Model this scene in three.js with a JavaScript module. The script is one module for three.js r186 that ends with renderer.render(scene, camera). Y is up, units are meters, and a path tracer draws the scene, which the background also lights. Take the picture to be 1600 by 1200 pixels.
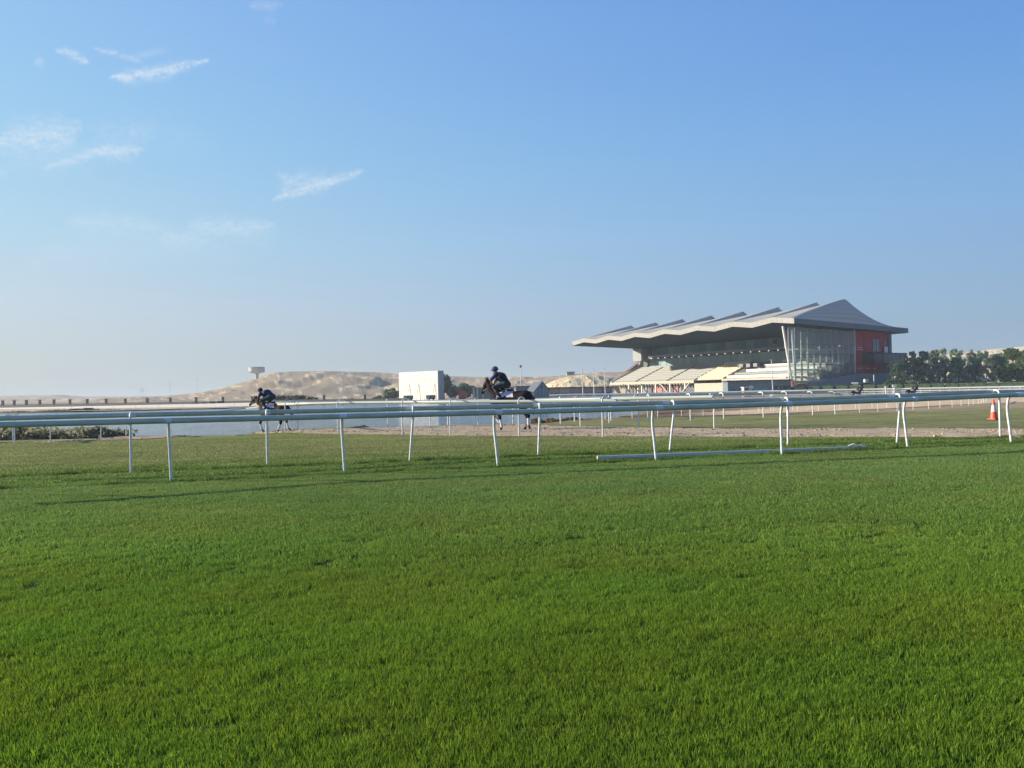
import * as THREE from 'three';
import { mergeGeometries, mergeVertices, toCreasedNormals } from 'three/addons/utils/BufferGeometryUtils.js';
import { MarchingCubes } from 'three/addons/objects/MarchingCubes.js';
import { ImprovedNoise } from 'three/addons/math/ImprovedNoise.js';
import { RoundedBoxGeometry } from 'three/addons/geometries/RoundedBoxGeometry.js';

// ---------------------------------------------------------------- camera
const scene = new THREE.Scene();
const camera = new THREE.PerspectiveCamera(53.13, 4 / 3, 0.1, 9000);
camera.position.set(0, 1.5, 0);
camera.rotation.set(0.0092, 0, -0.02);
const renderer = new THREE.WebGLRenderer({ antialias: true });
renderer.toneMapping = THREE.LinearToneMapping;
const EXPOSURE = 1.75;
renderer.toneMappingExposure = EXPOSURE;
renderer.shadowMap.enabled = true;
// ---------------------------------------------------------------- sun
const SUN = new THREE.Vector3(-0.972, 0.285, -0.215).normalize();
const sun = new THREE.DirectionalLight(new THREE.Color(1, 0.89, 0.72), 5);
sun.position.copy(SUN).multiplyScalar(300); sun.castShadow = true; sun.shadow.radius = 1;
sun.shadow.mapSize.set(4096, 4096);
Object.assign(sun.shadow.camera, { left: -150, right: 150, top: 60, bottom: -60, near: 1, far: 900 });
scene.add(sun, sun.target);

scene.fog = new THREE.FogExp2(new THREE.Color(0.78, 0.88, 0.93), 0.00026);
// ---------------------------------------------------------------- small maths
const { lerp, clamp } = THREE.MathUtils;
const ss = (a, b, x) => { let t = clamp((x - a) / (b - a), 0, 1); return t * t * (3 - 2 * t); };
let seed = 12345;
const rnd = () => { seed = (seed + 0x6d2b79f5) | 0; let t = Math.imul(seed ^ (seed >>> 15), 1 | seed); t = (t + Math.imul(t ^ (t >>> 7), 61 | t)) ^ t; return ((t ^ (t >>> 14)) >>> 0) / 4294967296; };
const rr = (a, b) => a + (b - a) * rnd();
const perlin = new ImprovedNoise();
const n3 = (x, y, z = 0) => perlin.noise(x + 31.7, y + 17.3, z + 5.1);
const fbm = (x, y, z = 0, o = 4) => { let s = 0, a = 0.5; for (let i = 0; i < o; i++) { s += a * n3(x, y, z); x *= 2.03; y *= 2.03; z *= 2.03; a *= 0.5; } return s; };
const lin = (c) => { c /= 255; return c <= 0.04045 ? c / 12.92 : ((c + 0.055) / 1.055) ** 2.4; };
const V = (x, y, z) => new THREE.Vector3(x, y, z);
function interp(list, x) { // list of [x, ...values]
  if (x <= list[0][0]) return list[0].slice(1);
  for (let i = 1; i < list.length; i++) if (x <= list[i][0]) { const a = list[i - 1], b = list[i], t = (x - a[0]) / (b[0] - a[0]); return a.slice(1).map((v, k) => lerp(v, b[k + 1], t)); }
  return list[list.length - 1].slice(1);
}

// ---------------------------------------------------------------- sky: clear morning air, paler towards the sun, a few cirrus wisps
const STOP_B = [[0, 150, 172, 189], [2.5, 147, 172, 197], [6, 142, 176, 209], [11, 132, 175, 221], [17, 116, 166, 223], [22, 103, 154, 221], [28, 93, 144, 217], [45, 66, 112, 196], [90, 46, 84, 168]];
const STOP_A = [[0, 203, 209, 208], [2.5, 201, 211, 214], [6, 197, 214, 228], [11, 178, 213, 236], [17, 158, 203, 238], [22, 148, 194, 238], [28, 139, 184, 236], [45, 96, 142, 214], [90, 46, 84, 168]];
// wisps: [azimuth deg right of view, elevation deg] polylines, half width deg, strength
const pxDir = (px, py) => V((px - 800) / 1200, (600 - py) / 1200, -1).applyEuler(camera.rotation).normalize();
const azel = (px, py) => { const v = pxDir(px, py); return [Math.atan2(v.x, -v.z) * 57.29578, Math.asin(v.y) * 57.29578]; };
const WISPS = [
  [[[172, 122], [215, 116], [262, 107], [323, 95]], 0.30, 0.62], [[[180, 124], [230, 121], [280, 110]], 0.42, 0.30],
  [[[148, 76], [185, 85], [222, 97]], 0.16, 0.45], [[[205, 88], [235, 84], [262, 78]], 0.22, 0.2],
  [[[90, 79], [108, 82], [124, 91], [138, 96]], 0.26, 0.5], [[[55, 98], [70, 94]], 0.35, 0.22],
  [[[72, 263], [110, 250], [150, 237], [222, 233]], 0.34, 0.42], [[[150, 238], [185, 240], [215, 238]], 0.5, 0.3],
  [[[0, 222], [40, 212], [85, 206], [120, 199]], 0.9, 0.42], [[[-30, 236], [20, 228], [70, 222], [110, 224]], 0.8, 0.2], [[[20, 262], [90, 245], [170, 222], [235, 205]], 1.1, 0.1], [[[-20, 262], [10, 275]], 0.4, 0.2],
  [[[428, 312], [460, 302], [505, 287], [540, 276], [568, 266]], 0.34, 0.5], [[[438, 268], [448, 284], [446, 304]], 0.42, 0.3], [[[455, 282], [490, 284], [520, 286]], 0.75, 0.33],
  [[[110, 346], [180, 348], [250, 354]], 0.7, 0.22], [[[300, 352], [360, 356], [425, 353]], 0.6, 0.34], [[[250, 372], [320, 376]], 0.6, 0.2], [[[60, 400], [220, 380], [420, 372]], 1.6, 0.12],
  [[[392, 8], [415, 9], [438, 8]], 0.3, 0.22], [[[415, 32], [430, 33]], 0.3, 0.14], [[[205, 205], [215, 212]], 0.25, 0.14], [[[150, 200], [260, 210], [330, 230]], 1.3, 0.07],
  [[[-260, 180], [-120, 150], [-60, 140]], 1.0, 0.3], [[[1900, 120], [2100, 150]], 1.2, 0.15], [[[600, -300], [800, -340], [980, -330]], 1.4, 0.2], [[[-300, -200], [-100, -260]], 1.6, 0.25],
].map(([pts, w, k]) => ({ p: pts.map(([x, y]) => azel(x, y)), w, k }));
for (const w of WISPS) { w.a0 = Math.min(...w.p.map((p) => p[0])) - w.w * 4; w.a1 = Math.max(...w.p.map((p) => p[0])) + w.w * 4; w.e0 = Math.min(...w.p.map((p) => p[1])) - w.w * 4; w.e1 = Math.max(...w.p.map((p) => p[1])) + w.w * 4; }
function buildSky() {
  const W = 4096, H = 2048, data = new Float32Array(W * H * 4);
  for (let r = 0; r < H; r++) {
    const up = ((r + 0.5) / H - 0.5) * Math.PI, y = Math.sin(up), ed = Math.max(0, up * 57.29578);
    const A = interp(STOP_A, ed).map(lin), B = interp(STOP_B, ed).map(lin);
    for (let c = 0; c < W; c++) {
      const round = ((c + 0.5) / W - 0.5) * 2 * Math.PI, x = Math.cos(round) * Math.cos(up), z = Math.sin(round) * Math.cos(up);
      const ang = Math.acos(clamp(x * SUN.x + y * SUN.y + z * SUN.z, -1, 1)) * 57.29578;
      const g = Math.min(1.4, Math.pow(clamp((115 - ang) / 67, 0, 2), 1.35));
      let R = lerp(B[0], A[0], g), G = lerp(B[1], A[1], g), L = lerp(B[2], A[2], g);
      if (ed > 0.5) {
        const az = Math.atan2(x, -z) * 57.29578;
        for (const w of WISPS) {
          if (az < w.a0 || az > w.a1 || ed < w.e0 || ed > w.e1) continue;
          const wob = 0.45 * w.w * n3(az * 1.3, ed * 1.3, 3), A2 = az + wob, E2 = ed + wob * 0.9 + 0.35 * w.w * n3(az * 4, ed * 4, 9);
          let best = 9, bt = 0;
          for (let i = 1; i < w.p.length; i++) {
            const p = w.p[i - 1], q = w.p[i], dx = q[0] - p[0], dy = q[1] - p[1], t = clamp(((A2 - p[0]) * dx + (E2 - p[1]) * dy) / (dx * dx + dy * dy), 0, 1);
            const d = Math.hypot(A2 - p[0] - t * dx, (E2 - p[1] - t * dy)); if (d < best) { best = d; bt = (i - 1 + t) / (w.p.length - 1); }
          }
          const taper = Math.min(1, 0.35 + 3 * Math.min(bt, 1 - bt)), k0 = Math.exp(-((best / (w.w * taper)) ** 2) * 1.4);
          if (k0 < 0.01) continue;
          const fib = 0.55 + 1.1 * fbm(az * 0.9 + ed * 1.4, ed * 6 - az * 1.9, 2, 5) + 0.6 * n3(az * 3 + ed * 2, ed * 16 - az * 5, 1);
          const m = clamp(1.2 * w.k * k0 * clamp(fib, 0, 1.4), 0, 0.9);
          R = lerp(R, 0.80, m); G = lerp(G, 0.86, m); L = lerp(L, 0.93, m);
        }
      }
      const o = (r * W + c) * 4; data[o] = R / EXPOSURE; data[o + 1] = G / EXPOSURE; data[o + 2] = L / EXPOSURE; data[o + 3] = 1;
    }
  }
  const t = new THREE.DataTexture(data, W, H, THREE.RGBAFormat, THREE.FloatType);
  t.mapping = THREE.EquirectangularReflectionMapping; t.magFilter = t.minFilter = THREE.LinearFilter; t.needsUpdate = true;
  return t;
}
scene.background = buildSky(); scene.environment = scene.background;

// ---------------------------------------------------------------- helpers for things and parts
const used = new Map();
function numbered(n) { const k = used.get(n) ?? 0; used.set(n, k + 1); return k ? n + '_' + String(k).padStart(3, '0') : n; }
const shade = (o) => { o.castShadow = o.receiveShadow = true; return o; };
function tag(o, label, category, group) { o.userData.label = label; if (category) o.userData.category = category; if (group) o.userData.group = group; return o; }
function thing(name, label, category, p = V(0, 0, 0), turn = 0, group) { const g = new THREE.Group(); g.name = numbered(name); g.position.copy(p); g.rotation.y = turn; scene.add(g); return tag(g, label, category, group); }
function part(name, geo, mat, parent, label) { const m = shade(new THREE.Mesh(Array.isArray(geo) ? merge(geo) : geo, mat)); m.name = name; parent.add(m); if (label) m.userData.label = label; return m; }
function struct(name, geo, mat) { const m = shade(new THREE.Mesh(geo, mat)); m.name = numbered(name); m.userData.kind = 'structure'; scene.add(m); return m; }
function merge(list) {
  const clean = list.map((g) => { g = g.index ? g.toNonIndexed() : g; for (const k of Object.keys(g.attributes)) if (!['position', 'normal', 'uv', 'color'].includes(k)) g.deleteAttribute(k); return g; });
  const hasC = clean.some((g) => g.attributes.color);
  for (const g of clean) { if (!g.attributes.uv) g.setAttribute('uv', new THREE.BufferAttribute(new Float32Array(g.attributes.position.count * 2), 2)); if (hasC && !g.attributes.color) g.setAttribute('color', new THREE.BufferAttribute(new Float32Array(g.attributes.position.count * 3).fill(1), 3)); }
  return mergeGeometries(clean);
}
const box = (w, h, d, x = 0, y = 0, z = 0) => new THREE.BoxGeometry(w, h, d).translate(x, y + h / 2, z); // y is the underside
const rbox = (w, h, d, x = 0, y = 0, z = 0, r = 0.02) => new RoundedBoxGeometry(w, h, d, 1, r).translate(x, y + h / 2, z);
function bar(a, b, r, n = 6, r2 = r) { const d = b.clone().sub(a), l = d.length(), g = new THREE.CylinderGeometry(r2, r, l, n); g.translate(0, l / 2, 0); g.applyQuaternion(new THREE.Quaternion().setFromUnitVectors(V(0, 1, 0), d.normalize())); return g.translate(a.x, a.y, a.z); }
const tube = (pts, r, seg = 24, n = 8, closed = false) => new THREE.TubeGeometry(new THREE.CatmullRomCurve3(pts, closed), seg, r, n, closed);
function quadGeo(list) { // list of [a, b, c, d] corners
  const p = [], u = []; for (const [a, b, c, d] of list) { p.push(...a.toArray(), ...b.toArray(), ...c.toArray(), ...a.toArray(), ...c.toArray(), ...d.toArray()); u.push(0, 0, 1, 0, 1, 1, 0, 0, 1, 1, 0, 1); }
  const g = new THREE.BufferGeometry(); g.setAttribute('position', new THREE.Float32BufferAttribute(p, 3)); g.setAttribute('uv', new THREE.Float32BufferAttribute(u, 2)); g.computeVertexNormals(); return g;
}
function slab(pts, y0, y1) { // prism over a plan polygon [[x, z]...]
  const s = new THREE.Shape(pts.map(([x, z]) => new THREE.Vector2(x, -z))); const g = new THREE.ExtrudeGeometry(s, { depth: y1 - y0, bevelEnabled: false }); return g.rotateX(-Math.PI / 2).translate(0, y0, 0);
}
function grid(nu, nv, f, uvf) { // f(u, v) -> Vector3
  const p = [], u = [], idx = []; for (let j = 0; j <= nv; j++) for (let i = 0; i <= nu; i++) { const q = f(i / nu, j / nv); p.push(q.x, q.y, q.z); const t = uvf ? uvf(q, i / nu, j / nv) : [q.x, q.z]; u.push(t[0], t[1]); }
  for (let j = 0; j < nv; j++) for (let i = 0; i < nu; i++) { const a = j * (nu + 1) + i, b = a + 1, c = a + nu + 1, d = c + 1; idx.push(a, b, c, b, d, c); }
  const g = new THREE.BufferGeometry(); g.setAttribute('position', new THREE.Float32BufferAttribute(p, 3)); g.setAttribute('uv', new THREE.Float32BufferAttribute(u, 2)); g.setIndex(idx); g.computeVertexNormals(); return g;
}
function paint(g, f) { const P = g.attributes.position, c = new Float32Array(P.count * 3); for (let i = 0; i < P.count; i++) { const q = f(P.getX(i), P.getY(i), P.getZ(i), i); c[i * 3] = q[0]; c[i * 3 + 1] = q[1]; c[i * 3 + 2] = q[2]; } g.setAttribute('color', new THREE.BufferAttribute(c, 3)); return g; }

// ---------------------------------------------------------------- textures and materials
function tex(n, f, srgb = false) { const d = new Uint8Array(n * n * 4); for (let y = 0; y < n; y++) for (let x = 0; x < n; x++) { const c = f(x / n, y / n), o = (y * n + x) * 4; d[o] = clamp(c[0], 0, 1) * 255; d[o + 1] = clamp(c[1], 0, 1) * 255; d[o + 2] = clamp(c[2], 0, 1) * 255; d[o + 3] = 255; } const t = new THREE.DataTexture(d, n, n); t.wrapS = t.wrapT = THREE.RepeatWrapping; t.magFilter = THREE.LinearFilter; t.minFilter = THREE.LinearMipmapLinearFilter; t.generateMipmaps = true; t.needsUpdate = true; if (srgb) t.colorSpace = THREE.SRGBColorSpace; return t; }
const tile = (f, u, v) => { const a = ss(0, 1, u), b = ss(0, 1, v); return (f(u, v) * (1 - a) + f(u - 1, v) * a) * (1 - b) + (f(u, v - 1) * (1 - a) + f(u - 1, v - 1) * a) * b; };
const fineT = tex(256, (u, v) => { const k = 0.8 + 0.9 * tile((a, b) => fbm(a * 24, b * 24, 1, 4), u, v) + rr(-0.12, 0.12); return [k, k, k]; });
const grassT = tex(512, (u, v) => { const a = tile((p, q) => fbm(p * 5, q * 14, 4, 4), u, v), b = tile((p, q) => fbm(p * 40, q * 40, 7, 3), u, v), k = 0.72 + 0.5 * a + 0.55 * b + rr(-0.16, 0.16); return [k * (1 + 0.25 * a), k, k * (1 - 0.2 * a)]; });
const dirtT = tex(512, (u, v) => { const a = tile((p, q) => fbm(p * 14, q * 14, 4, 5), u, v), b = tile((p, q) => fbm(p * 46, q * 46, 8, 3), u, v), k = 0.75 + 0.7 * a + 0.9 * b; return [k, k, k]; });
const streakT = tex(256, (u, v) => { const k = 0.86 + 0.5 * tile((p, q) => fbm(p * 30, q * 2, 2, 4), u, v) + 0.25 * tile((p, q) => fbm(p * 6, q * 6, 5, 3), u, v); return [k, k, k * 0.99]; });
const rep = (t, x, y = x) => { const c = t.clone(); c.repeat.set(x, y); c.needsUpdate = true; return c; };
function mat(rgb, rough = 0.8, o = {}) { const c = new THREE.Color().setRGB(...rgb); return new (o.transmission !== undefined || o.clearcoat || o.sheen || o.specularIntensity !== undefined ? THREE.MeshPhysicalMaterial : THREE.MeshStandardMaterial)({ color: c, roughness: rough, side: THREE.DoubleSide, ...o }); }
const fine1 = rep(fineT, 1);
const M = {
  rail: mat([0.5, 0.54, 0.46], 0.42, { map: rep(streakT, 3, 1) }), post: mat([0.78, 0.78, 0.74], 0.45, { map: rep(streakT, 1, 1) }), joint: mat([0.6, 0.66, 0.7], 0.4),
  white: mat([0.8, 0.79, 0.75], 0.6, { map: fine1 }), cream: mat([0.62, 0.56, 0.44], 0.75, { map: fine1 }), beige: mat([0.42, 0.36, 0.28], 0.8, { map: fine1 }),
  grey: mat([0.32, 0.34, 0.35], 0.7, { map: fine1 }), darkgrey: mat([0.08, 0.09, 0.1], 0.6, { map: fine1 }), navy: mat([0.035, 0.05, 0.09], 0.5, { map: fine1 }), black: mat([0.015, 0.016, 0.02], 0.5),
  metal: mat([0.5, 0.51, 0.52], 0.45, { metalness: 0.35, map: rep(streakT, 1, 1) }), red: mat([0.36, 0.045, 0.05], 0.6, { map: fine1 }), redtrim: mat([0.55, 0.06, 0.045], 0.5), brick: mat([0.3, 0.15, 0.11], 0.8, { map: fine1 }),
  glassDark: mat([0.05, 0.08, 0.09], 0.12, { metalness: 0.0 }), glass: mat([0.75, 0.86, 0.86], 0.05, { transmission: 0.85, thickness: 0, ior: 1.45 }),
  teal: mat([0.1, 0.25, 0.23], 0.6), concrete: mat([0.36, 0.36, 0.35], 0.85, { map: fine1 }), mast: mat([0.55, 0.56, 0.57], 0.4, { metalness: 0.5 }),
};
// ---------------------------------------------------------------- the land: height of the ground at x metres right, d metres away
const WATER_Y = -1.5;
const SHORE = [[-400, 60], [-80, 52], [-40, 50], [-26, 49], [-20, 49], [-12, 49], [-6, 46], [0, 46], [2.5, 58], [5, 70], [10, 76], [14, 82], [18, 100], [22, 118], [20, 150], [10, 200], [-8, 284], [-52, 288], [-60, 215], [-75, 186], [-140, 188], [-400, 200]];
function inShore(x, d) { // signed distance, positive in the water
  let ins = false, best = 1e9;
  for (let i = 0, j = SHORE.length - 1; i < SHORE.length; j = i++) {
    const [ax, ay] = SHORE[i], [bx, by] = SHORE[j];
    if ((ay > d) !== (by > d) && x < ((bx - ax) * (d - ay)) / (by - ay) + ax) ins = !ins;
    const dx = bx - ax, dy = by - ay, t = clamp(((x - ax) * dx + (d - ay) * dy) / (dx * dx + dy * dy), 0, 1); best = Math.min(best, Math.hypot(x - ax - t * dx, d - ay - t * dy));
  }
  return ins ? best : -best;
}
const EDGE = [[-60, 38, 9], [-26, 38.2, 9], [-20, 38.6, 9], [-15, 39, 9], [-12, 38.4, 9], [-6, 35.8, 11], [0, 34.8, 13], [3, 31, 42], [8, 30, 46]];
function ground(x, d) {
  const near = 0.0076 * clamp(x, -15, 25), [e, w] = interp(EDGE, x), t = ss(e, e + w, d);
  let y = near * (1 - t) - 1.25 * t - 0.35 * ss(-8, -15, x) * ss(28, 36, d) * (1 - t);
  y += 0.012 * n3(x * 0.22, d * 0.22) * (1 - t);
  if (d > 36 && x < 30 && d < 320) { const b = ss(-0.5, 5, inShore(x, d)); y = lerp(y, -2.9, b); }
  return y;
}
const at = (px, py, d) => { const v = V((px - 800) / 1200, (600 - py) / 1200, -1).applyEuler(camera.rotation); return v.multiplyScalar(d / -v.z).add(camera.position); };
function hit(px, py, far = 500) { // where the line of sight through a pixel of the photograph meets the ground
  const v = V((px - 800) / 1200, (600 - py) / 1200, -1).applyEuler(camera.rotation); v.multiplyScalar(1 / -v.z);
  let lo = 1; for (let d = 1.5; d < far; d += d < 60 ? 0.2 : 1) { if (1.5 + v.y * d < ground(v.x * d, d)) { let hi = d; for (let k = 0; k < 24; k++) { const m = (lo + hi) / 2; if (1.5 + v.y * m < ground(v.x * m, m)) hi = m; else lo = m; } return V(v.x * hi, ground(v.x * hi, hi), -hi); } lo = d; }
  return V(v.x * far, ground(v.x * far, far), -far);
}
const onGround = (px, d) => { const x = ((px - 800) / 1200) * d; return V(x, ground(x, d), -d); };

const GC = { turf: [0.1, 0.165, 0.024], verge: [0.16, 0.23, 0.07], infield: [0.27, 0.29, 0.12], olive: [0.33, 0.34, 0.13], soil: [0.27, 0.19, 0.13], sand: [0.95, 0.70, 0.42], land: [0.6, 0.46, 0.28] };
const mix3 = (a, b, t) => [lerp(a[0], b[0], t), lerp(a[1], b[1], t), lerp(a[2], b[2], t)];
// base sheet, reaching to the horizon
const rows = []; for (let d = -14; d < 5000; d += d < 45 ? 0.7 : d < 330 ? 4 : d * 0.12) rows.push(d); rows.push(6500);
{
  const nu = 150, p = [], u = [], col = [], idx = [];
  rows.forEach((d) => { for (let i = 0; i <= nu; i++) { const q = (i / nu) * 2 - 1, x = Math.sign(q) * Math.pow(Math.abs(q), 1.25) * (30 + Math.max(0, d) * 1.15); p.push(x, ground(x, d) - 0.012, -d); u.push(x / 9, d / 9);
    const k = ss(60, 100, d + 14 * n3(x * 0.05, d * 0.05)), s = inShore(x, d); let c = mix3(GC.olive, GC.land, k);
    if (d < 60) c = mix3(GC.infield, GC.olive, ss(24, 34, d + 3 * n3(x * 0.15, d * 0.15)));
    c = mix3(c, GC.soil, 0.8 * ss(-7, -1, s) * (d > 38 ? 1 : 0)); if (x > 14 && d > 62 && d < 100) c = mix3(c, GC.soil, 0.8 * ss(12, 18, x) * ss(66, 74, d + 4 * n3(x * 0.1, 3)) * (1 - ss(25, 31, x)));
    const v = 1 + 0.3 * fbm(x * 0.12, d * 0.3, 0, 3) + 0.1 * fbm(x * 0.6, d * 0.9, 4, 2); col.push(c[0] * v * 1.04, c[1] * v, c[2] * v); } });
  for (let j = 0; j < rows.length - 1; j++) for (let i = 0; i < nu; i++) { const a = j * (nu + 1) + i, b = a + 1, c = a + nu + 1, e = c + 1; idx.push(a, b, c, b, e, c); }
  const g = new THREE.BufferGeometry(); g.setAttribute('position', new THREE.Float32BufferAttribute(p, 3)); g.setAttribute('uv', new THREE.Float32BufferAttribute(u, 2)); g.setAttribute('color', new THREE.Float32BufferAttribute(col, 3)); g.setIndex(idx); g.computeVertexNormals();
  tag(struct('ground', g, mat([1, 1, 1], 1, { map: rep(grassT, 1), vertexColors: true, bumpMap: rep(fineT, 6), bumpScale: 0.02, specularIntensity: 0.1 })), 'dry olive grassland and sandy ground around the racecourse');
}
// water of the infield lake
{
  const rip = tex(512, (u, v) => { const k = 0.5 + 0.6 * tile((a, b) => fbm(a * 10, b * 34, 3, 5), u, v); return [k, k, k]; });
  const g = new THREE.PlaneGeometry(500, 270, 1, 1).rotateX(-Math.PI / 2).translate(-215, WATER_Y, -168); const U = g.attributes.uv; for (let i = 0; i < U.count; i++) U.setXY(i, U.getX(i) * 500 / 7, U.getY(i) * 270 / 7);
  tag(struct('water', g, mat([0.04, 0.075, 0.075], 0.12, { bumpMap: rip, bumpScale: 0.08, specularIntensity: 0.4 })), 'calm grey blue water of the lake inside the track');
}
// a ribbon of ground between two lines, following the land
function ribbon(name, label, A, B, m, up, cf, nu = 120, nv = 6, uv = 3) {
  const ca = new THREE.CatmullRomCurve3(A.map((q) => V(q.x, 0, q.z)), false, 'centripetal'), cb = new THREE.CatmullRomCurve3(B.map((q) => V(q.x, 0, q.z)), false, 'centripetal');
  const pa = ca.getSpacedPoints(nu), pb = cb.getSpacedPoints(nu);
  const g = grid(nu, nv, (u, v) => { const i = Math.round(u * nu), q = pa[i].clone().lerp(pb[i], v); const e = (v === 0 || v === 1) ? 0.12 : 0; q.x += e * n3(q.x * 1.7, q.z * 1.7, 2); q.z += e * n3(q.x * 1.7, q.z * 1.7, 8); q.y = ground(q.x, -q.z) + (typeof up === 'function' ? up(u, v, q) : up); return q; }, (q) => [q.x / uv, q.z / uv]);
  if (cf) paint(g, cf); return tag(struct(name, g, m), label);
}
// lines of the two near rails (bases of their posts, read off the photograph)
const R1B = [[268, 754], [539, 741], [779, 730], [1026, 721], [1222, 712], [1419, 700], [1581, 694]].map(([x, y]) => hit(x, y));
const R2B = [[205, 740], [418, 729], [640, 719.5], [841, 711.5], [1046, 705], [1231, 697], [1401, 692]].map(([x, y]) => hit(x, y));
function fitLine(P) { let n = P.length, sx = 0, sz = 0, sxx = 0, sxz = 0; for (const q of P) { sx += q.x; sz += q.z; sxx += q.x * q.x; sxz += q.x * q.z; } const b = (n * sxz - sx * sz) / (n * sxx - sx * sx), a = (sz - b * sx) / n; return (x) => -(a + b * x); }
const d1 = fitLine(R1B), d2 = fitLine(R2B);
// the turf of the near track
const turfV = (x, z) => 1 + 0.32 * fbm(x * 0.25 + 3, z * 0.6, 2, 4);
ribbon('turf_track', 'lush green turf of the near race track', [-34, -20, 0, 20, 34].map((x) => V(x, 0, 8)), [-34, -20, 0, 20, 34].map((x) => V(x, 0, -d1(x) + 0.05)), mat([1, 1, 1], 1, { map: rep(grassT, 1), vertexColors: true, specularIntensity: 0.1 }), 0.006, (x, y, z) => GC.turf.map((c) => c * 0.62 * turfV(x, z)), 80, 60, 2.2);
ribbon('grass_verge', 'mown grass verge between the two near rails', [-34, -20, 0, 20, 34].map((x) => V(x, 0, -d1(x) + 0.04)), [-34, -20, 0, 20, 34].map((x) => V(x, 0, -d2(x) + 0.15)), mat([1, 1, 1], 1, { map: rep(grassT, 1), vertexColors: true, specularIntensity: 0.1 }), 0.006, (x, y, z) => GC.verge.map((c) => c * turfV(x * 0.8, z)), 100, 10, 2.6);
// the dirt strip on which the horses work
const dn = [[2100, 686], [1600, 684.3], [1400, 683.3], [1200, 683], [1000, 682.3], [900, 682], [800, 681.6], [700, 681], [600, 679.4], [500, 678.2], [420, 677.8], [340, 679.4], [262, 684], [160, 688], [80, 691.8], [-60, 699]].map(([x, y]) => hit(x, y));
const df = [[2100, 674], [1600, 672.3], [1400, 671], [1200, 671], [1000, 669.6], [900, 666.6], [800, 664], [700, 666.2], [600, 668.3], [500, 672.4], [420, 674.5], [340, 676.6], [262, 681.5], [160, 686.2], [80, 690], [-60, 697]].map(([x, y]) => hit(x, y));
ribbon('dirt_track', 'churned brown dirt training track where the horses canter', dn, df, mat([1, 1, 1], 1, { map: rep(dirtT, 1), vertexColors: true, bumpMap: rep(dirtT, 1), bumpScale: 0.035, specularIntensity: 0.1 }), (u, v, q) => 0.01 + (v > 0.02 && v < 0.98 ? 0.075 * (0.5 + fbm(q.x * 3.6, q.z * 3.6, 6, 3)) : 0), (x, y, z) => { const k = 1 + 0.5 * fbm(x * 2, z * 2, 3, 3); return [0.72 * k, 0.56 * k, 0.37 * k]; }, 520, 14, 1.1);
// the far sand track on the right
ribbon('sand_track', 'broad tan sand track curving away on the right', [[930, 653.5], [1010, 652], [1190, 647], [1300, 642.5], [1400, 638], [1500, 632.5], [1640, 628], [2000, 622]].map(([x, y]) => hit(x, y)), [[930, 651], [1010, 648.5], [1190, 639.5], [1300, 631], [1400, 620.5], [1500, 617], [1640, 613], [2000, 610]].map(([x, y]) => hit(x, y)), mat([1, 1, 1], 1, { map: rep(dirtT, 1), vertexColors: true, specularIntensity: 0.1 }), 0.03, (x, y, z) => { const k = 1 + 0.2 * fbm(x * 0.2, z * 0.2, 3, 3); return mix3(GC.soil, GC.sand, ss(16, 24, x)).map((c) => c * k); }, 120, 8, 6);

// ---------------------------------------------------------------- blades of grass (nobody could count them)
function patch(n, size, h0, h1, w, lean) {
  const p = [], c = [], N = [];
  for (let i = 0; i < n; i++) {
    const x = rr(-0.5, 0.5) * size, z = rr(-0.5, 0.5) * size, a = rr(0, 6.283), b = rr(0, 6.283), h = rr(h0, h1), l = h * rr(0.05, lean), ww = w * rr(0.7, 1.3);
    const cx = Math.cos(a) * ww, cz = Math.sin(a) * ww, lx = Math.cos(b) * l, lz = Math.sin(b) * l;
    const A = [x - cx, 0, z - cz], B = [x + cx, 0, z + cz], C = [x - cx * 0.75 + lx * 0.35, h * 0.6, z - cz * 0.75 + lz * 0.35], D = [x + cx * 0.75 + lx * 0.35, h * 0.6, z + cz * 0.75 + lz * 0.35], E = [x + lx, h, z + lz];
    p.push(...A, ...B, ...D, ...A, ...D, ...C, ...C, ...D, ...E);
    const t = rnd(), y = t < 0.05 ? [1.6, 1.2, 1.2] : t < 0.4 ? [1.2, 1.12, 0.9] : [0.85, 0.94, 0.9], v = rr(0.55, 1.5); for (let k = 0; k < 9; k++) c.push(y[0] * v, y[1] * v, y[2] * v);
  }
  const g = new THREE.BufferGeometry(); g.setAttribute('position', new THREE.Float32BufferAttribute(p, 3)); g.setAttribute('color', new THREE.Float32BufferAttribute(c, 3)); g.computeVertexNormals(); return g;
}
function grassField(name, label, geos, m, pts, cf, sc) {
  const per = geos.map(() => []); pts.forEach((q) => per[Math.floor(rnd() * geos.length)].push(q));
  const root = new THREE.Group(); root.name = numbered(name); tag(root, label); root.userData.kind = 'stuff'; scene.add(root);
  geos.forEach((g, k) => { const im = new THREE.InstancedMesh(g, m, per[k].length), o = new THREE.Object3D(), c = new THREE.Color(); per[k].forEach((q, i) => { o.position.set(q[0], ground(q[0], q[1]) - 0.004, -q[1]); o.rotation.y = rr(0, 6.283); const s = rr(0.85, 1.2), f = sc ? sc(q[0], q[1]) : 1; o.scale.set(s, s * f * rr(0.85, 1.15), s); o.updateMatrix(); im.setMatrixAt(i, o.matrix); const w = cf(q[0], q[1]); im.setColorAt(i, c.setRGB(w[0], w[1], w[2])); }); im.name = 'blades'; im.userData.kind = 'stuff'; im.castShadow = im.receiveShadow = true; root.add(im); });
}
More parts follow.
